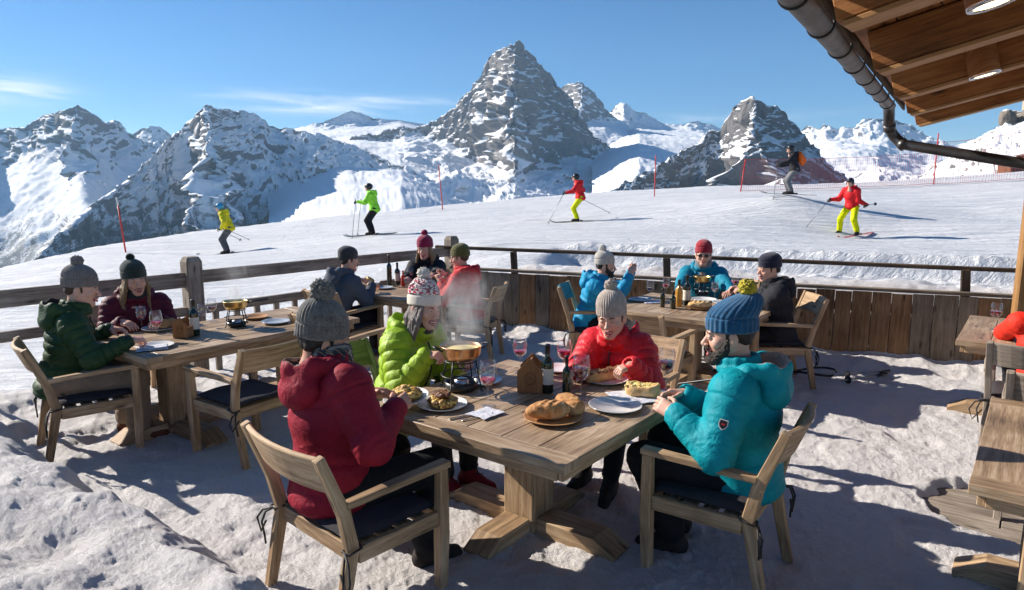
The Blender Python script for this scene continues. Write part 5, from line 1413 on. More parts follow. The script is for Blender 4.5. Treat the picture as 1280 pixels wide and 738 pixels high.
def dish(p, label, seed, r=.098, top=True):
    e = empty('potato_dish', p, seed*40, label, 'food', 'potato dishes'); r3 = random.Random(seed)
    pa = [((0, 0, .02), (r*.9, r*.8, .03))]+[((r*.75*math.cos(a_)*q_, r*.7*math.sin(a_)*q_, .02+.038*(1-q_)+r3.random()*.012), (r3.uniform(.014, .026), r3.uniform(.014, .024), r3.uniform(.010, .020))) for a_, q_ in [(r3.uniform(0, 6.28), r3.random()**.5) for _ in range(55)]]
    blob('potatoes', pa, .003, M['potato'], .004, .002, 90, e)
    if top: blob('browned_crust', [((0, 0, .062), (.052, .046, .014))]+[((r3.uniform(-.05, .05), r3.uniform(-.04, .04), .062+r3.random()*.01), (.012, .012, .008)) for _ in range(30)], .003, M['crust'], .005, .002, 120, e)
    blob('browned_bits', [((r*.8*math.cos(a_), r*.75*math.sin(a_), .015+r3.random()*.02), (.012, .010, .009)) for a_ in [r3.uniform(0, 6.28) for _ in range(22)]], .003, M['crust'], .002, .002, 120, e)
    return e
dish(onT(553, 507, TZ+.008), 'mound of fried potatoes under a dark browned crust on the white plate', 3)
hp = onT(508, 500, .80)
plate(hp, 'white plate of food held by the man in the burgundy jacket', .125, 'china', (R(6), R(-6), 0))
e_ = dish(hp+V3(0, 0, .010), 'heap of golden fried potatoes on the plate held by the burgundy jacket man', 5, .095, False)
plate(onT(603, 478), 'blue grey plate behind the fondue stand', .12, 'china_b')
plate(onT(700, 463), 'small white plate at the far end of the foreground table', .11, 'china')
# --- long left table
fondue(onT(296, 408), 'brass fondue pan with one handle on a black stand, on the left table', 1.0, 'brass', 15, 1)
bottle(onT(244, 419), 'dark green wine bottle beside the caddy on the left table', .29, .037)
caddy(onT(231, 421), -5, 'wooden caddy on the left table', 1.05)
wineglass(onT(197, 426), 'wine glass of rosé nearest the man in dark green', .35, 'wine_p', 1.15)
wineglass(onT(178, 414), 'wine glass in front of the person in the maroon quilted jacket', .3, 'wine', 1.0)
wineglass(onT(266, 402), 'wine glass between the bottle and the brass pan on the left table', .35, 'wine', 1.0)
wineglass(onT(254, 408), 'empty looking wine glass close behind the green bottle', .08, 'wine', .95)
plate(onT(196, 434), 'white plate by the glass of the man in dark green', .12, 'china')
plate(onT(200, 412), 'plate of bread rolls in front of the maroon quilted jacket', .14, 'china')
q = onT(203, 410, TZ+.01); loaf(q, 20, .12, .08, .07, 'round bread roll on the plate at the left table', 'bread', cuts=1); q = onT(214, 408, TZ+.01); loaf(q, -30, .12, .08, .065, 'browner bread roll next to the caddy on the left table', cuts=1)
napkin(onT(190, 436), 30, 'lilac napkin at the near corner of the left table', .2)
plate(onT(345, 404), 'blue grey plate at the far end of the left table', .12, 'china_b')
plate(onT(320, 398), 'wooden plate behind the brass pan', .11, 'platter')
# --- small table at the back left
bottle(onT(487, 358), 'tall slim dark bottle with a long neck on the back table', .38, .030, lab=False)
bottle(onT(497, 356), 'dark bottle in the middle of the three on the back table', .27, .033)
M['redb'] = mplain('red_bottle', (.5, .04, .02), .25)
bottle(onT(504, 358), 'small orange red bottle on the back table', .19, .024, 'redb', False, foil='redb')
plate(onT(462, 355), 'white plate of food by the grey jacket', .13, 'china'); dish(onT(460, 354, TZ+.008), 'golden pile of food on the plate by the grey jacket', 8, .09, False)
plate(onT(480, 361), 'blue grey plate between the bottles and the grey jacket', .11, 'china_b')
wineglass(onT(513, 357), 'wine glass in front of the woman in the black vest', .4, 'wine_p')
wineglass(onT(540, 352), 'wine glass by the hands of the coral red jacket', .4, 'wine_p')
# --- table by the parapet
M['amber'] = mplain('amber_bottle', (.55, .26, .04), .15, spec=.7)
bottle(onT(848, 383), 'amber bottle with a black capsule on the table by the parapet', .27, .034, 'amber', False)
bottle(onT(858, 382), 'tall dark wine bottle right of the amber bottle', .31, .037)
bottle(onT(828, 384), 'small dark bottle at the left of the bottles by the parapet', .19, .024, lab=False)
bottle(onT(841, 386), 'short dark bottle just left of the amber bottle', .17, .028, lab=False)
plate(onT(875, 386), 'round wooden board under the braided bread by the parapet', .13, 'platter', cat='platter', name='bread_platter', group=None)
loaf(onT(874, 385, TZ+.01), 8, .23, .14, .07, 'braided golden bread loaf on the table by the parapet', 'bread2', cuts=4)
fondue(onT(877, 369), 'brass fondue pot in front of the man in sunglasses', .95, 'brass', 10, 2)
wineglass(onT(893, 376), 'wine glass in front of the fondue pot by the parapet', .3, 'wine')
wineglass(onT(812, 375), 'wine glass near the person in the sky blue jacket', .3, 'wine')
wineglass(onT(832, 371), 'rosé glass farthest back on the left side of the parapet table', .4, 'wine_p')
plate(onT(800, 376), 'blue grey plate in front of the sky blue jacket', .12, 'china_b'); plate(onT(905, 380), 'white plate by the hands of the black jacket man', .12, 'china'); plate(onT(880, 376), 'white plate under the fondue forks by the parapet', .13, 'china')
napkin(onT(815, 378), 10, 'pale napkin near the dark small bottle by the parapet', .2)
wineglass(onT(1243, 412), 'stemmed glass of red wine alone on the far right table', .45, 'wine', 1.1)
napkin(onT(1256, 416), 20, 'white napkin by the glass on the far right table', .13)

M['mark'] = mplain('red_marker', (.6, .03, .02), .5); M['markw'] = mplain('marker_white', (.7, .68, .64), .5)
M['hel_k'] = mplain('black_helmet', (.02, .02, .022), .3)
# ================================================================ the people
M['burg'] = mfab('burgundy_nylon', (.27, .012, .028), .58, 500, 9, .55)
M['lime'] = mfab('lime_nylon', (.30, .46, .02), .42, 400, 16, .4, .45)
M['red'] = mfab('bright_red_nylon', (.62, .018, .025), .40, 400, 16, .4, .45)
M['teal'] = mfab('teal_nylon', (.0, .25, .30), .52, 500, 9, .55)
M['dgreen'] = mfab('dark_green_nylon', (.022, .055, .018), .5, 400, 16, .4, .4)
M['maroon'] = mfab('maroon_nylon', (.10, .008, .022), .5, 400, 16, .4, .4)
M['slate'] = mfab('slate_jacket', (.075, .09, .115), .7, 500, 10, .5)
M['vest'] = mfab('black_vest', (.018, .018, .022), .6, 500, 12, .5)
M['coral'] = mfab('coral_jacket', (.52, .03, .035), .6, 500, 10, .5)
M['sky'] = mfab('sky_blue_puffer', (.015, .27, .48), .48, 400, 14, .4)
M['blue2'] = mfab('petrol_blue_jacket', (.01, .2, .30), .55, 500, 10, .5)
M['blackj'] = mfab('black_jacket', (.022, .022, .027), .7, 500, 10, .5)
M['orange'] = mfab('orange_red_jacket', (.70, .035, .018), .55, 500, 10, .4)
M['t_black'] = mfab('black_trousers', (.014, .014, .017), .75, 600, 9, .5)
M['t_beige'] = mfab('beige_trousers', (.26, .20, .145), .85, 700, 10, .5)
M['t_grey'] = mfab('grey_trousers', (.10, .10, .11), .8, 600, 10, .5)
M['lining'] = mfab('fleece_lining', (.42, .29, .22), .95, 220, 30, .8, sheen=.4)
M['dlining'] = mfab('dark_lining', (.03, .03, .035), .9)
def mplaid():
    n = Nt('plaid_flannel'); c = n.coord('Object'); s = n.n('SeparateXYZ', Vector=c)
    def st(o_, f, w): return n.math('LESS_THAN', n.math('FRACT', n.math('MULTIPLY', o_, f)), w)
    a = st(s.outputs[0], 22, .35); b = st(s.outputs[2], 22, .35); d = st(n.math('ADD', s.outputs[1], s.outputs[2]), 30, .12)
    col = n.mix(n.math('MULTIPLY', a, .7), (.02, .022, .035), (.35, .33, .28)); col = n.mix(n.math('MULTIPLY', b, .6), col, (.05, .06, .055)); col = n.mix(d, col, (.4, .2, .1))
    return n.bsdf(col, .9, n.bump(n.noise(c, 300, 2, .5), .3, .002))
M['plaid'] = mplaid()
kn = lambda nm, c, c2=None: mknit(nm, c, c2)
M['k_grey'] = kn('grey_knit', (.24, .22, .20), (.06, .055, .05)); M['k_lgrey'] = kn('warm_grey_knit', (.24, .21, .195)); M['k_green'] = kn('dark_green_knit', (.035, .055, .045))
M['k_beige'] = kn('beige_knit', (.56, .47, .40), (.3, .24, .2)); M['k_blue'] = kn('blue_knit', (.012, .12, .26), (.005, .035, .09)); M['k_yel'] = kn('yellow_wool', (.62, .50, .03), (.16, .13, .02))
M['k_char'] = kn('charcoal_knit', (.06, .06, .065)); M['k_rasp'] = kn('raspberry_knit', (.36, .02, .08)); M['k_olive'] = kn('olive_knit', (.13, .12, .03)); M['k_cream'] = kn('cream_knit', (.62, .58, .52))
M['k_red'] = kn('red_knit', (.45, .02, .04)); M['k_navy'] = kn('navy_knit', (.015, .018, .045)); M['k_dgreenp'] = kn('dark_green_pompom', (.015, .025, .02))
def mfair():
    n = Nt('patterned_knit'); uv = n.coord('UV'); s = n.n('SeparateXYZ', Vector=uv); u, v = s.outputs[0], s.outputs[1]
    ck = n.n('TexVoronoi', {'feature': 'F1'}, Vector=n.n('Mapping', Vector=uv, Scale=(17, 38, 1)).outputs[0], Scale=1.0); r_ = n.n('SeparateColor', Color=ck.outputs['Color'])
    bandr = n.math('LESS_THAN', n.math('ABSOLUTE', n.math('SUBTRACT', v, .56)), .030)
    dots = n.math('LESS_THAN', n.math('FRACT', n.math('MULTIPLY', u, 5.0)), .62)
    body = n.mix(n.math('GREATER_THAN', r_.outputs[0], .50), (.72, .68, .62), (.04, .03, .06)); body = n.mix(n.math('GREATER_THAN', r_.outputs[1], .74), body, (.45, .03, .07))
    red = n.mix(dots, (.72, .68, .62), (.55, .03, .07)); body = n.mix(bandr, body, red)
    cuffm = n.math('LESS_THAN', v, .47); col = n.mix(cuffm, body, (.66, .60, .52))
    nz = n.noise(n.coord('Object'), 220, 3, .6); return n.bsdf(col, .95, n.bump(nz, .6, .004), spec=.15)
M['k_fair'] = mfair()
def H(m, pom=None, **k): d = dict(m=M[m], pom=M[pom] if pom else None); d.update(k); return d
NEARG = None
P = {}
P['maroon'] = person('man seen from behind in burgundy jacket and grey bobble hat, lifting a plate', (-.84, 3.12, 0), -46, dict(gs=1.07, hip=(0, -.05, .50), hsize=1.12, jacket=M['burg'], trousers=M['t_black'], hat=H('k_grey', 'k_grey', ribs=34, tilt=4, pomr=.046, top=.17), hair='short', hairm=M['hair_d'], skin=M['skin2'],
    lining=M['plaid'], hoodw=1.08, fat=.030, scarf=M['plaid'], lean=8, side=-11, head_off=(-.04, -.04, -.03), head=(-14, 10, 3), handL=W(480, 492, .86), out=.85, handR=W(506, 502, .90), hdirL=(.55, .8, -.1), hdirR=(-.35, .9, .15), backL=(-.6, .3, .6), backR=(.7, .2, .5), curlL=(.35, .3), curlR=(.35, .3), smile=.4, boot=M['boot'], kneeL=(-.16, .40, .50), kneeR=(.15, .42, .50), ankL=(-.17, .34, .10), ankR=(.17, .36, .10), laces=True, cuffm=M['burg'], legfat=.01))
P['lime'] = person('laughing woman in a lime green puffer jacket and patterned bobble hat, holding the fondue handle', (-.74, 4.44, 0), -122, dict(gs=1.02, jacket=M['lime'], quilt=.075, trousers=M['t_black'], hat=H('k_fair', 'k_fair', ribs=0, tilt=10, pomr=.036, top=.175), hair='long', hairm=M['hair_g'], male=False,
    fat=.036, lean=19, head=(-8, 8, -6), handR=W(546, 444, .93), handL=W(585, 452, .85), hdirR=(-.1, .9, .15), hdirL=(.3, .9, -.2), curlR=(.85, .9), curlL=(.8, .8), smile=1, boot=M['boot_r'], laces=True, ankL=(-.05, .50, .10), ankR=(.1, .42, .10), scarf=M['dlining'], fine=1, hsize=1.06, cuffm=M['black'], zip=True, lining=M['lime']))
P['red'] = person('laughing woman in a bright red puffer jacket and beige bobble hat, cutting bread', (.76, 4.52, 0), 150, dict(gs=.98, puff=.018, jacket=M['red'], quilt=.075, trousers=M['t_black'], hat=H('k_beige', 'k_beige', ribs=36, tilt=8, pomr=.036, cuff=False, top=.165), hair='short', hairm=M['hair_d'], male=False,
    fat=.045, lean=23, head=(6, 8, 4), handR=W(712, 468, .84), handL=W(776, 462, .86), hdirR=(.1, .9, -.1), hdirL=(.6, .7, -.25), curlR=(.7, .7), curlL=(.7, .6), smile=1, boot=M['boot'], laces=True, lining=M['dlining'], hsize=1.10, ankL=(-.1, .45, .10), ankR=(.12, .38, .10)))
P['teal'] = person('bearded man in teal jacket and blue hat with yellow pompom, holding bread', (1.16, 3.34, 0), 57, dict(gs=1.07, hip=(0, -.05, .46), hsize=1.12, jacket=M['teal'], trousers=M['t_black'], hat=H('k_blue', 'k_yel', ribs=26, tilt=6, pomr=.036, top=.17, slouch=.055, patch=70), hair='short', beard=True, hairm=M['hair_d'],
    lining=M['lining'], hoodw=1.12, fat=.038, badge=1, lean=5, head=(20, 7, 0), head_off=(0, .025, .0), handL=W(828, 508, .85), handR=W(838, 492, .86), hdirL=(.25, .9, .25), hdirR=(-.5, .8, .05), backL=(-.7, .1, .5), backR=(.5, .1, .7), curlL=(.45, .3), curlR=(.5, .4), smile=.9, boot=M['boot'], kneeL=(-.17, .40, .50), kneeR=(.15, .42, .50), ankL=(-.12, .26, .10), ankR=(.12, .32, .10), laces=True, cuffm=M['teal'], legfat=.012))
P['dgreen'] = person('man in a dark green quilted jacket and warm grey bobble hat at the left table', (-3.30, 4.90, 0), -56, dict(gs=1.03, hsize=1.08, fat=.012, jacket=M['dgreen'], quilt=.07, trousers=M['t_beige'], hat=H('k_lgrey', 'k_lgrey', ribs=40, tilt=4, pomr=.036, cuff=True), hair='short', hairm=M['hair_b'], fine=1,
    lining=M['dlining'], lean=13, head=(-14, 8, 0), handR=W(176, 424, .83), handL=W(150, 412, .83), hdirR=(-.2, .9, .0), hdirL=(.5, .8, -.1), curlR=(.9, .8), curlL=(.4, .3), boot=M['boot_b'], laces=True, smile=.5, kneeR=(.14, .42, .51), ankR=(.13, .42, .10), ankL=(-.12, .36, .10), legfat=.02, cuffm=M['black']))
P['maroon2'] = person('smiling person with long fair hair in a maroon quilted jacket and dark green hat', (-3.32, 5.92, 0), -146, dict(gs=1.0, jacket=M['maroon'], quilt=.06, trousers=M['t_grey'], hat=H('k_green', 'k_dgreenp', ribs=28, tilt=8, pomr=.030), hair='long', hairm=M['hair_f'], male=True, fine=2,
    fat=.015, lean=16, head=(8, 6, 4), handR=W(160, 405, .83), handL=W(196, 402, .83), hdirR=(-.5, .8, -.1), hdirL=(.4, .8, -.1), curlR=(.35, .3), curlL=(.5, .4), smile=1, scarf=M['dlining'], boot=M['boot'], hsize=1.08))
P['slate'] = person('man seen from behind in a slate grey hooded jacket and charcoal hat', (-1.93, 7.35, 0), -42, dict(gs=.99, jacket=M['slate'], trousers=M['t_black'], hat=H('k_char', None, ribs=50, tilt=3, cuff=False, top=.145), hair='short', hairm=M['hair_d'], fine=2, fat=.015, lean=18, head=(-22, 4, 0), handR=W(470, 356, .85), handL=W(455, 350, .86), curlR=(.6, .5), smile=.2, boot=M['boot'], lining=M['slate'], hsize=1.05))
P['vest'] = person('smiling fair haired woman in a black jacket and raspberry bobble hat at the back table', (-1.08, 8.70, 0), 173, dict(jacket=M['vest'], quilt=.08, trousers=M['t_black'], hat=H('k_rasp', 'k_rasp', ribs=30, tilt=8, pomr=.036), hair='long', hairm=M['hair_f'], male=False, fine=2, lean=12, head=(-10, 4, 5), fat=.01, handR=W(508, 350, .85), handL=W(538, 345, .9), smile=1, boot=M['boot'], hsize=1.1, z=0))
P['coral'] = person('person in a coral red hooded jacket and olive hat by the corner of the parapet', (-.50, 7.66, 0), 62, dict(gs=.98, jacket=M['coral'], trousers=M['t_black'], hat=H('k_olive', None, ribs=24, tilt=6, cuff=True, top=.15), hair='short', hairm=M['hair_b'], male=False, fine=2, lean=10, fat=.01, head=(20, 8, 0), handL=W(548, 345, .95), handR=W(552, 338, 1.0), hdirL=(.2, .6, .8), hdirR=(-.2, .6, .8), curlL=(.8, .8), curlR=(.8, .8), smile=.5, boot=M['boot'], lining=M['coral'], hsize=1.05))
P['sky'] = person('person in a sky blue puffer jacket and cream bobble hat drinking beside the parapet', (.84, 7.30, 0), -108, dict(gs=.96, jacket=M['sky'], quilt=.10, trousers=M['t_black'], hat=H('k_cream', 'k_cream', ribs=40, tilt=8, pomr=.036), hair='short', hairm=M['hair_d'], beard=True, fine=2, lean=16, fat=.012, head=(8, 4, 0), handL=V3(1.30, 7.32, 1.10), handR=V3(1.26, 7.14, 1.08), hdirL=(.2, .2, 1), hdirR=(-.3, .2, 1), curlL=(.8, .8), curlR=(.8, .8), smile=.2, boot=M['boot'], lining=M['sky'], hsize=1.05))
P['shades'] = person('man in sunglasses, red hat and petrol blue jacket facing the viewer', (2.22, 7.85, 0), 158, dict(jacket=M['blue2'], trousers=M['t_black'], hat=H('k_red', None, ribs=40, tilt=9, cuff=True, top=.16), hair='short', hairm=M['hair_b'], shades=True, fine=2, lean=8, fat=.015, head=(6, 2, 0), handR=W(848, 366, .82), handL=W(912, 368, .82), smile=.5, scarf=M['k_lgrey'], boot=M['boot'], lining=M['dlining'], hsize=1.05))
P['blackj'] = person('man in a black jacket and navy hat holding a glass, seated against the parapet', (2.62, 6.62, 0), 80, dict(gs=.98, jacket=M['blackj'], trousers=M['t_black'], hat=H('k_navy', None, ribs=60, tilt=4, cuff=True, top=.145), hair='short', hairm=M['hair_d'], beard=False, fine=2, lean=10, fat=.025, head=(18, 6, 0), handL=W(926, 362, .92), handR=W(915, 360, .88), hdirL=(.1, .8, .4), curlL=(.7, .7), curlR=(.7, .7), smile=.5, boot=M['boot'], lining=M['dlining'], hsize=1.08))
P['orange'] = person('person in an orange red jacket cut off by the right edge of the picture', (3.92, 4.86, 0), -30, dict(jacket=M['orange'], trousers=M['t_black'], hat=H('k_char', None), hair='short', fine=2, lean=14, head=(0, 8, 0), handL=W(1262, 410, .80), handR=W(1290, 420, .80), boot=M['boot'], out=.9))
wineglass(W(918, 366, .84), 'glass of rosé raised in the hand of the man in the black jacket', .4, 'wine_p', .95, hold=True)

# ---- skiers on the slope
def hit(px, py, off=0.0):
    d = ray(px, py); t = 8.0
    while t < 60:
        x_, y_, z_ = d*t
        if z_+CH < gz1(x_, y_)+off: break
        t += .15
    x_, y_, _ = d*t; return V3(x_, y_, gz1(x_, y_))
M['neon'] = mfab('neon_green_jacket', (.28, .72, .05), .5); M['yel'] = mfab('yellow_jacket', (.72, .62, .02), .5); M['rj'] = mfab('red_ski_jacket', (.62, .015, .02), .5)
M['ty'] = mfab('lime_yellow_trousers', (.62, .66, .0), .6); M['hel_b'] = mplain('blue_helmet', (.05, .3, .5), .3); M['hel_k'] = mplain('black_helmet', (.02, .02, .022), .3); M['t_mid'] = mfab('mid_grey_trousers', (.17, .17, .175), .7)
M['ski_r'] = mplain('red_ski', (.55, .04, .04), .3); M['ski_k'] = mplain('dark_ski', (.04, .04, .045), .3); M['pole'] = mplain('ski_pole_metal', (.25, .25, .26), .3, .6); M['pack'] = mfab('orange_backpack', (.75, .14, .02), .6)
def skier(px, py, dist, yaw, label, who, st, skim='ski_k', spread=.0, plant=(None, None), wedge=0, lift=0.0):
    g = WY(px, py, dist); g[2] = gz1(g[0], g[1]); print(who, g.round(2), 'err', WY(px, py, dist)[2]-g[2]); s = dict(hip=(0, -.10, .84), kneeL=(-.13, .14, .47), kneeR=(.13, .16, .47), ankL=(-.14-spread, .0, .12), ankR=(.14+spread, .04, .12), lean=28, world=False, fine=3, boot=M['boot'], glove=True, goggles=True,
             handL=(-.36, .38, .98), handR=(.36, .38, .98), hdirL=(0, 1, -.1), hdirR=(0, 1, -.1), curlL=(.9, .9), curlR=(.9, .9), smile=.2, head=(0, -12, 0), legfat=.012, hood=True, fat=.012); s.update(st)
    root, inf = person(label, g, yaw, s)
    f = V3(-math.sin(R(yaw)), math.cos(R(yaw)), 0); rt = V3(f[1], -f[0], 0)
    sh_ = (gz1(*(g+f*.7)[:2])-gz1(*(g-f*.7)[:2]))/1.4
    for sd_, nm, key in ((-1, 'left', 'ankL'), (1, 'right', 'ankR')):
        a_ = s[key]; c = g+rt*a_[0]+f*a_[1]; zb = g[2]+.028 if lift or True else gz1(c[0], c[1])
        zl = gz1(c[0], c[1]); root_z = zb
        mb = MB(); pts = []
        for t_, dz_, w_ in ((-.80, .012, .07), (-.6, .004, .10), (-.1, .012, .085), (.3, .004, .095), (.72, .006, .12), (.84, .03, .10), (.92, .08, .03)):
            pts.append((V3(0, 1, 0)*t_+V3(0, 0, dz_+sh_*t_*.9), w_))
        mb.poly([p for p, _ in pts], [w_ for _, w_ in pts], .014, side=(1, 0, 0)); o = mb.build('ski', M[skim], None, (c[0], c[1], zb-.012), yaw+wedge*sd_*-1)
        mb = MB(); mb.box((0, .13, .03), (.06, .10, .035)); mb.build('binding', M['black'], o); mb = MB(); mb.box((0, -.15, .03), (.06, .09, .045)); mb.build('binding', M['black'], o)
        tag(o, nm+' ski of the '+who, 'ski', 'skis on the slope')
    for s_, nm, key in ((1, 'left', 'handL'), (-1, 'right', 'handR')):
        pl = plant[0 if s_ == 1 else 1]
        if pl is None: continue
        hl = inf['wr'][s_]+inf['hf'][s_][:, 1]*.07; hw = g+rt*hl[0]+f*hl[1]+V3(0, 0, hl[2])
        tip = g+rt*pl[0]+f*pl[1]; tip[2] = (gz1(tip[0], tip[1]) if pl[2] is None else g[2]+pl[2]); d = tip-hw; 
        if pl[2] is None: pass
        L = np.linalg.norm(d); d = d/L
        e = empty('ski_pole', hw, 0, nm+' ski pole of the '+who, 'ski pole', 'ski poles on the slope')
        mb = MB(); mb.tube([-d*.02, d*L], .009, 6); mb.build('shaft', M['pole'], e); mb = MB(); mb.tube([-d*.08, d*.06], .017, 8); mb.build('grip', M['black'], e)
        ax = frame(d, (0, 0, 1) if abs(d[2]) < .9 else (1, 0, 0)); ax = ax[:, [0, 2, 1]]; mb = MB(); mb.lathe([(.0, 0), (.045, .002), (.045, .006), (0, .008)], d*(L-.07), 12, 0, ax); mb.build('basket', M['black'], e)
    return root, inf
skier(285, 316, 21.6, 98, 'skier in a yellow jacket with a light blue helmet, farthest left on the slope', 'yellow jacket skier', dict(jacket=M['yel'], trousers=M['t_grey'], helmet=M['hel_b'], handL=(-.28, .16, .80), handR=(.28, .10, .78), lean=22), 'ski_k', plant=((-.42, -.55, .45), (.42, -.6, .4)))
skier(466, 293, 21.6, 82, 'skier in a neon green jacket and dark trousers holding poles forward', 'neon green skier', dict(jacket=M['neon'], trousers=M['t_black'], helmet=M['hel_k'], lean=14, handL=(-.25, .45, 1.05), handR=(.22, .45, 1.05)), 'ski_k', plant=((-.35, .55, None), (.30, .62, None)))
skier(722, 277, 23.4, 80, 'skier in a red jacket and lime yellow trousers, near the centre of the slope', 'centre red jacket skier', dict(jacket=M['rj'], trousers=M['ty'], helmet=M['hel_k'], lean=14, handL=(-.35, .45, .98), handR=(.35, .05, .85)), 'ski_k', plant=((-.6, .95, None), (.5, -1.1, .28)))
r_, inf_ = skier(988, 243, 23.0, 78, 'skier in a dark jacket carrying an orange backpack, by the red net', 'orange backpack skier', dict(jacket=M['blackj'], trousers=M['t_mid'], helmet=M['hel_k'], lean=14, handL=(-.3, .5, 1.0), handR=(.3, .4, .95)), 'ski_k', plant=((-.5, .6, None), (.5, -1.2, .45)))
bp = SDF(); bp.ell(inf_['nb']+inf_['TB']@V3(0, -.24, -.20), (.15, .10, .24), .02, 0, inf_['TB']); bp.ell(inf_['nb']+inf_['TB']@V3(0, -.33, -.26), (.11, .05, .13), .03, 0, inf_['TB'])
v, f, _ = bp.mesh(.012, 1); b_ = link('backpack', mkmesh('backpack', v, f, M['pack']), None, r_.location, 78); tag(b_, 'orange backpack on the back of the dark jacket skier', 'backpack')
skier(1060, 296, 19.6, 128, 'skier in a red jacket and lime yellow trousers on red skis, nearest on the right', 'nearest red jacket skier', dict(jacket=M['rj'], trousers=M['ty'], helmet=M['hel_k'], lean=16, handR=(.50, .28, 1.0), handL=(-.42, -.02, .86), kneeL=(-.2, .16, .47), kneeR=(.2, .12, .47), ankL=(-.26, .02, .12), ankR=(.26, .0, .12)), 'ski_r', wedge=-6, plant=((-.5, -.5, .9), (.95, .6, None)))

# ---- slope markers, net, huts
def marker(px, py, ptop, label, lean=0, r=.024):
    g = hit(px, py+4); d = math.hypot(g[0], g[1]); h = (py-ptop)/853*g[1]*1.02+.15
    e = empty('slope_pole', g, 0, label, 'slope pole', 'red marker poles on the slope'); t_ = V3(lean*h, 0, 0)
    mb = MB(); mb.tube([(0, 0, -.3), t_*.86+V3(0, 0, h*.86)], r, 10); mb.build('shaft', M['mark'], e); mb = MB(); mb.tube([t_*.86+V3(0, 0, h*.86), t_+V3(0, 0, h)], r*1.02, 10); mb.build('pole_top', M['markw'] if px < 200 else M['mark'], e); return g, h
marker(158, 312, 251, 'leaning red marker pole with a white top at the far left of the slope', -.09, .026)
marker(554, 259, 209, 'leaning red marker pole left of the great peak', -.09)
marker(818, 242, 197, 'thin upright red marker pole right of the great peak', 0, .025)
g1_, h1_ = marker(925, 236, 201, 'slanted red net pole at the left end of the safety net', .12, .028)
g2_, h2_ = marker(1167, 227, 170, 'tall red net pole in the middle of the safety net', 0, .028)
M['net'] = mplain('red_net', (.55, .06, .05), .7)
def net(a, b, ha, hb, n, m_, label):
    mb = MB(); V = []; F = []
    def quad(p, q, w):
        d = (q-p)/np.linalg.norm(q-p); s_ = np.cross(d, V3(.2, 1, 0)/1.02); s_ /= np.linalg.norm(s_); k_ = len(V)
        V.extend([p-s_*w, p+s_*w, q+s_*w, q-s_*w]); F.append((k_, k_+1, k_+2, k_+3))
    P_ = lambda u_, w_: a*(1-u_)+b*u_+V3(0, 0, (ha*(1-u_)+hb*u_)*(w_-.05*math.sin(math.pi*u_)*w_)+.05)+V3(0, .12*math.sin(u_*25+w_*4), gz1(*(a*(1-u_)+b*u_)[:2])-(a*(1-u_)+b*u_)[2])
    for i in range(n+1):
        for j in range(6): quad(P_(i/n, j/6), P_(i/n, (j+1)/6), .0035)
    for j in range(m_+1):
        for i in range(n): quad(P_(i/n, j/m_), P_((i+1)/n, j/m_), .010 if j in (0, m_) else .0035)
    o = link('safety_net', mkmesh('safety_net', np.array(V)-a, F, M['net'], smooth=False), None, a); o.modifiers.new('s', 'SOLIDIFY').thickness = .01
    tag(o, label, 'net')
net(g1_, g2_, h1_*.95, h2_*.62, 90, 9, 'sagging red safety net stretched between the slanted pole and the tall pole')
g3_ = hit(1330, 222); net(g2_, g3_, h2_*.80, 2.6, 50, 9, 'red safety net running on from the tall pole towards the hut')
# hut beside the net
hb = WY(1288, 214, 50); M['hutw'] = mwood('hut_wood', (.06, .022, .012), (.15, .06, .03), (.26, .13, .07)); M['hutr'] = mplain('hut_roof', (.2, .17, .15), .8)
hz0 = hb[2]-.1; e = empty('ski_hut', (hb[0], hb[1], hz0-.3), -10, 'small reddish brown wooden hut with a terrace at the right end of the slope', 'hut'); e.scale = (.62, .62, .46)
mb = MB(); mb.box((0, 0, 1.0), (5.6, 3, 2.0), .02); mb.build('lower_wall', M['hutw'], e)
mb = MB(); mb.box((.9, .4, 2.7), (3.6, 2.4, 1.3), .02); mb.build('upper_wall', M['hutw'], e)
mb = MB(); mb.box((0, -.2, 2.06), (6.2, 3.8, .10)); mb.build('terrace_roof', M['hutr'], e)
mb = MB(); mb.poly([(-1.3, -.2, 3.3), (.9, -.2, 3.9), (3.1, -.2, 3.3)], 3.2, .12, side=(0, 1, 0)); mb.build('roof', M['hutr'], e)
for x_ in (-2.3, -1.2, 0, 1.2, 2.3):
    mb = MB(); mb.box((x_, -1.52, 1.1), (.75, .06, .9)); w_ = mb.build('window', M['hel_k'], e)
    mb = MB(); mb.box((x_, -1.53, .62), (.9, .10, .06)); mb.build('sill', M['markw'], w_)
# rock with a stone hut on top
rc = WY(1276, 174, 370); S = SDF(); r3 = random.Random(2)
for i in range(26): S.ell((r3.uniform(-11, 14), r3.uniform(-6, 6), r3.uniform(-4, 13)), (r3.uniform(3, 6), r3.uniform(3, 6), r3.uniform(3, 6)), 1.0)
S.ell((0, 0, 22.5), (60, 60, 8), .8, sub=True)
v, f, _ = S.mesh(.55, 0); n_ = vnorm(v, f); v = v+n_*(1.3*ridged(v*V3(1, 1, .5), .22, 4, 3)-.6)[:, None]
M['cliff'] = mrock('cliff_rock', .80, .9, .16, -9999, rock1=(.10, .085, .07), rock2=(.32, .27, .22))
o = link('rock_outcrop', mkmesh('rock_outcrop', v, f, M['cliff']), None, rc); tag(o, 'brown rock outcrop with snow on top at the far right skyline', 'rock')
e = empty('stone_hut', rc+V3(4.5, -1, 15.0), -15, 'tan stone building standing on the rock outcrop at the top right', 'building')
M['stonew'] = mplain('tan_stone', (.42, .32, .22), .9, nscale=2, nst=.3); mb = MB(); mb.box((0, 0, 3.4), (9, 6, 6.8), .01); mb.build('wall', M['stonew'], e); mb = MB(); mb.poly([(-5, 0, 6.9), (0, 0, 9), (5, 0, 6.9)], 7, .4, side=(0, 1, 0)); mb.build('roof', M['hutr'], e)
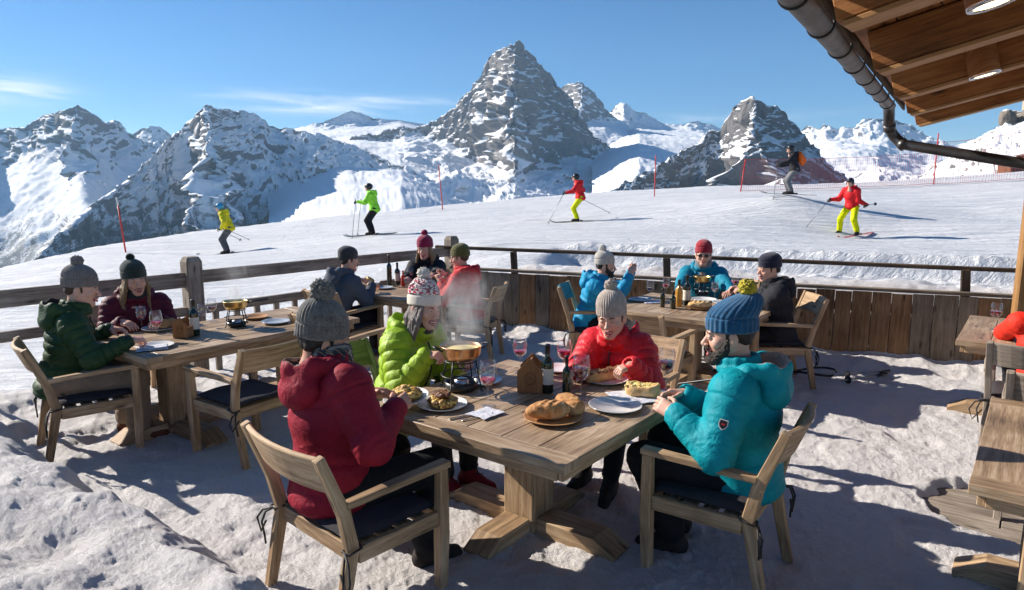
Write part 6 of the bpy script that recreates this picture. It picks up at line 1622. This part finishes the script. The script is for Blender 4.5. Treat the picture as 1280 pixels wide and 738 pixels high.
for x_ in (-2.8, 0, 2.8):
    mb = MB(); mb.box((x_, -3.05, 3.8), (1.1, .2, 1.6)); mb.build('window', M['hel_k'], e)
# ski poles and a cable left lying at the foot of the parapet
def gpole(px0, py0, px1, py1, label):
    a, b = W(px0, py0, .07), W(px1, py1, .07); d = (b-a)/np.linalg.norm(b-a); e = empty('ski_pole', a, 0, label, 'ski pole', 'ski poles lying in the snow'); L = np.linalg.norm(b-a)
    mb = MB(); mb.tube([(0, 0, 0), d*L], .008, 8); mb.build('shaft', M['pole'], e); mb = MB(); mb.tube([d*(L-.12), d*L], .018, 8); mb.build('grip', M['black'], e)
    ax = frame(d, (0, 0, 1))[:, [0, 2, 1]]; mb = MB(); mb.lathe([(0, 0), (.04, .002), (.04, .008), (0, .01)], d*.08, 12, 0, ax); mb.build('basket', M['black'], e)
gpole(1052, 476, 1108, 468, 'nearer black ski pole lying in the snow at the foot of the parapet'); gpole(1050, 469, 1112, 464, 'farther black ski pole lying in the snow against the parapet')
c_ = W(1018, 466, .05); mb = MB(); mb.tube([(.0+.22*math.cos(a_)*(1+.1*math.sin(3*a_)), .13*math.sin(a_), .01+.015*math.sin(2*a_)) for a_ in np.linspace(0, 5.6, 28)], .012, 8); o = mb.build('cable', M['cord'], None, c_); tag(o, 'black looped cable lying in the snow behind the bearded man', 'cable')

# ---- steam
def steam(p, size, label, dens, drift=(0, 0), seed=0, name='steam'):
    n = Nt('steam'); c = n.coord('Object'); s = n.n('SeparateXYZ', Vector=c)
    mp = n.n('Mapping', Vector=c, Location=(seed, seed*.7, 0), Scale=(7, 7, 3.6)); nz = n.noise(mp.outputs[0], 1.0, 5, .62, 1.4)
    hh = n.math('DIVIDE', s.outputs[2], size[2])
    cx = n.math('MULTIPLY', n.math('POWER', hh, 1.4), drift[0]); cy = n.math('MULTIPLY', hh, drift[1])
    wd = n.math('ADD', size[3], n.math('MULTIPLY', hh, size[4]))
    dx = n.math('DIVIDE', n.math('SUBTRACT', s.outputs[0], cx), wd); dy = n.math('DIVIDE', n.math('SUBTRACT', s.outputs[1], cy), wd)
    g = n.math('EXPONENT', n.math('MULTIPLY', n.math('ADD', n.math('MULTIPLY', dx, dx), n.math('MULTIPLY', dy, dy)), -1.6))
    vf = n.math('MULTIPLY', n.math('SUBTRACT', 1.0, hh, clamp=True), n.math('MULTIPLY', hh, 14.0, clamp=True))
    th = n.math('MULTIPLY', n.math('SUBTRACT', nz, .47), 5.5, clamp=True)
    d = n.math('MULTIPLY', n.math('MULTIPLY', g, vf), n.math('MULTIPLY', th, dens))
    pv = n.n('VolumePrincipled', Density=d, Color=(.96, .96, .97), Anisotropy=.35); n.t.links.new(pv.outputs[0], n.out.inputs[1])
    mb = MB(); mb.box((drift[0]*.4, drift[1]*.4, size[2]/2), (size[0], size[1], size[2]), .001); o = mb.build(name, n.m, None, p); tag(o, label, 'steam', kind='stuff')
if not globals().get('NOSTEAM'):
    steam(fp0+V3(0, 0, .24), (.55, .45, .46, .08, .15), 'white steam rising from the copper fondue pot', 30, (.03, .0), 3)
    steam(onT(296, 408)+V3(0, 0, .22), (.5, .4, .38, .05, .10), 'thin steam over the brass fondue pan on the left table', 20, (.05, 0), 8)
print('p5 ok')
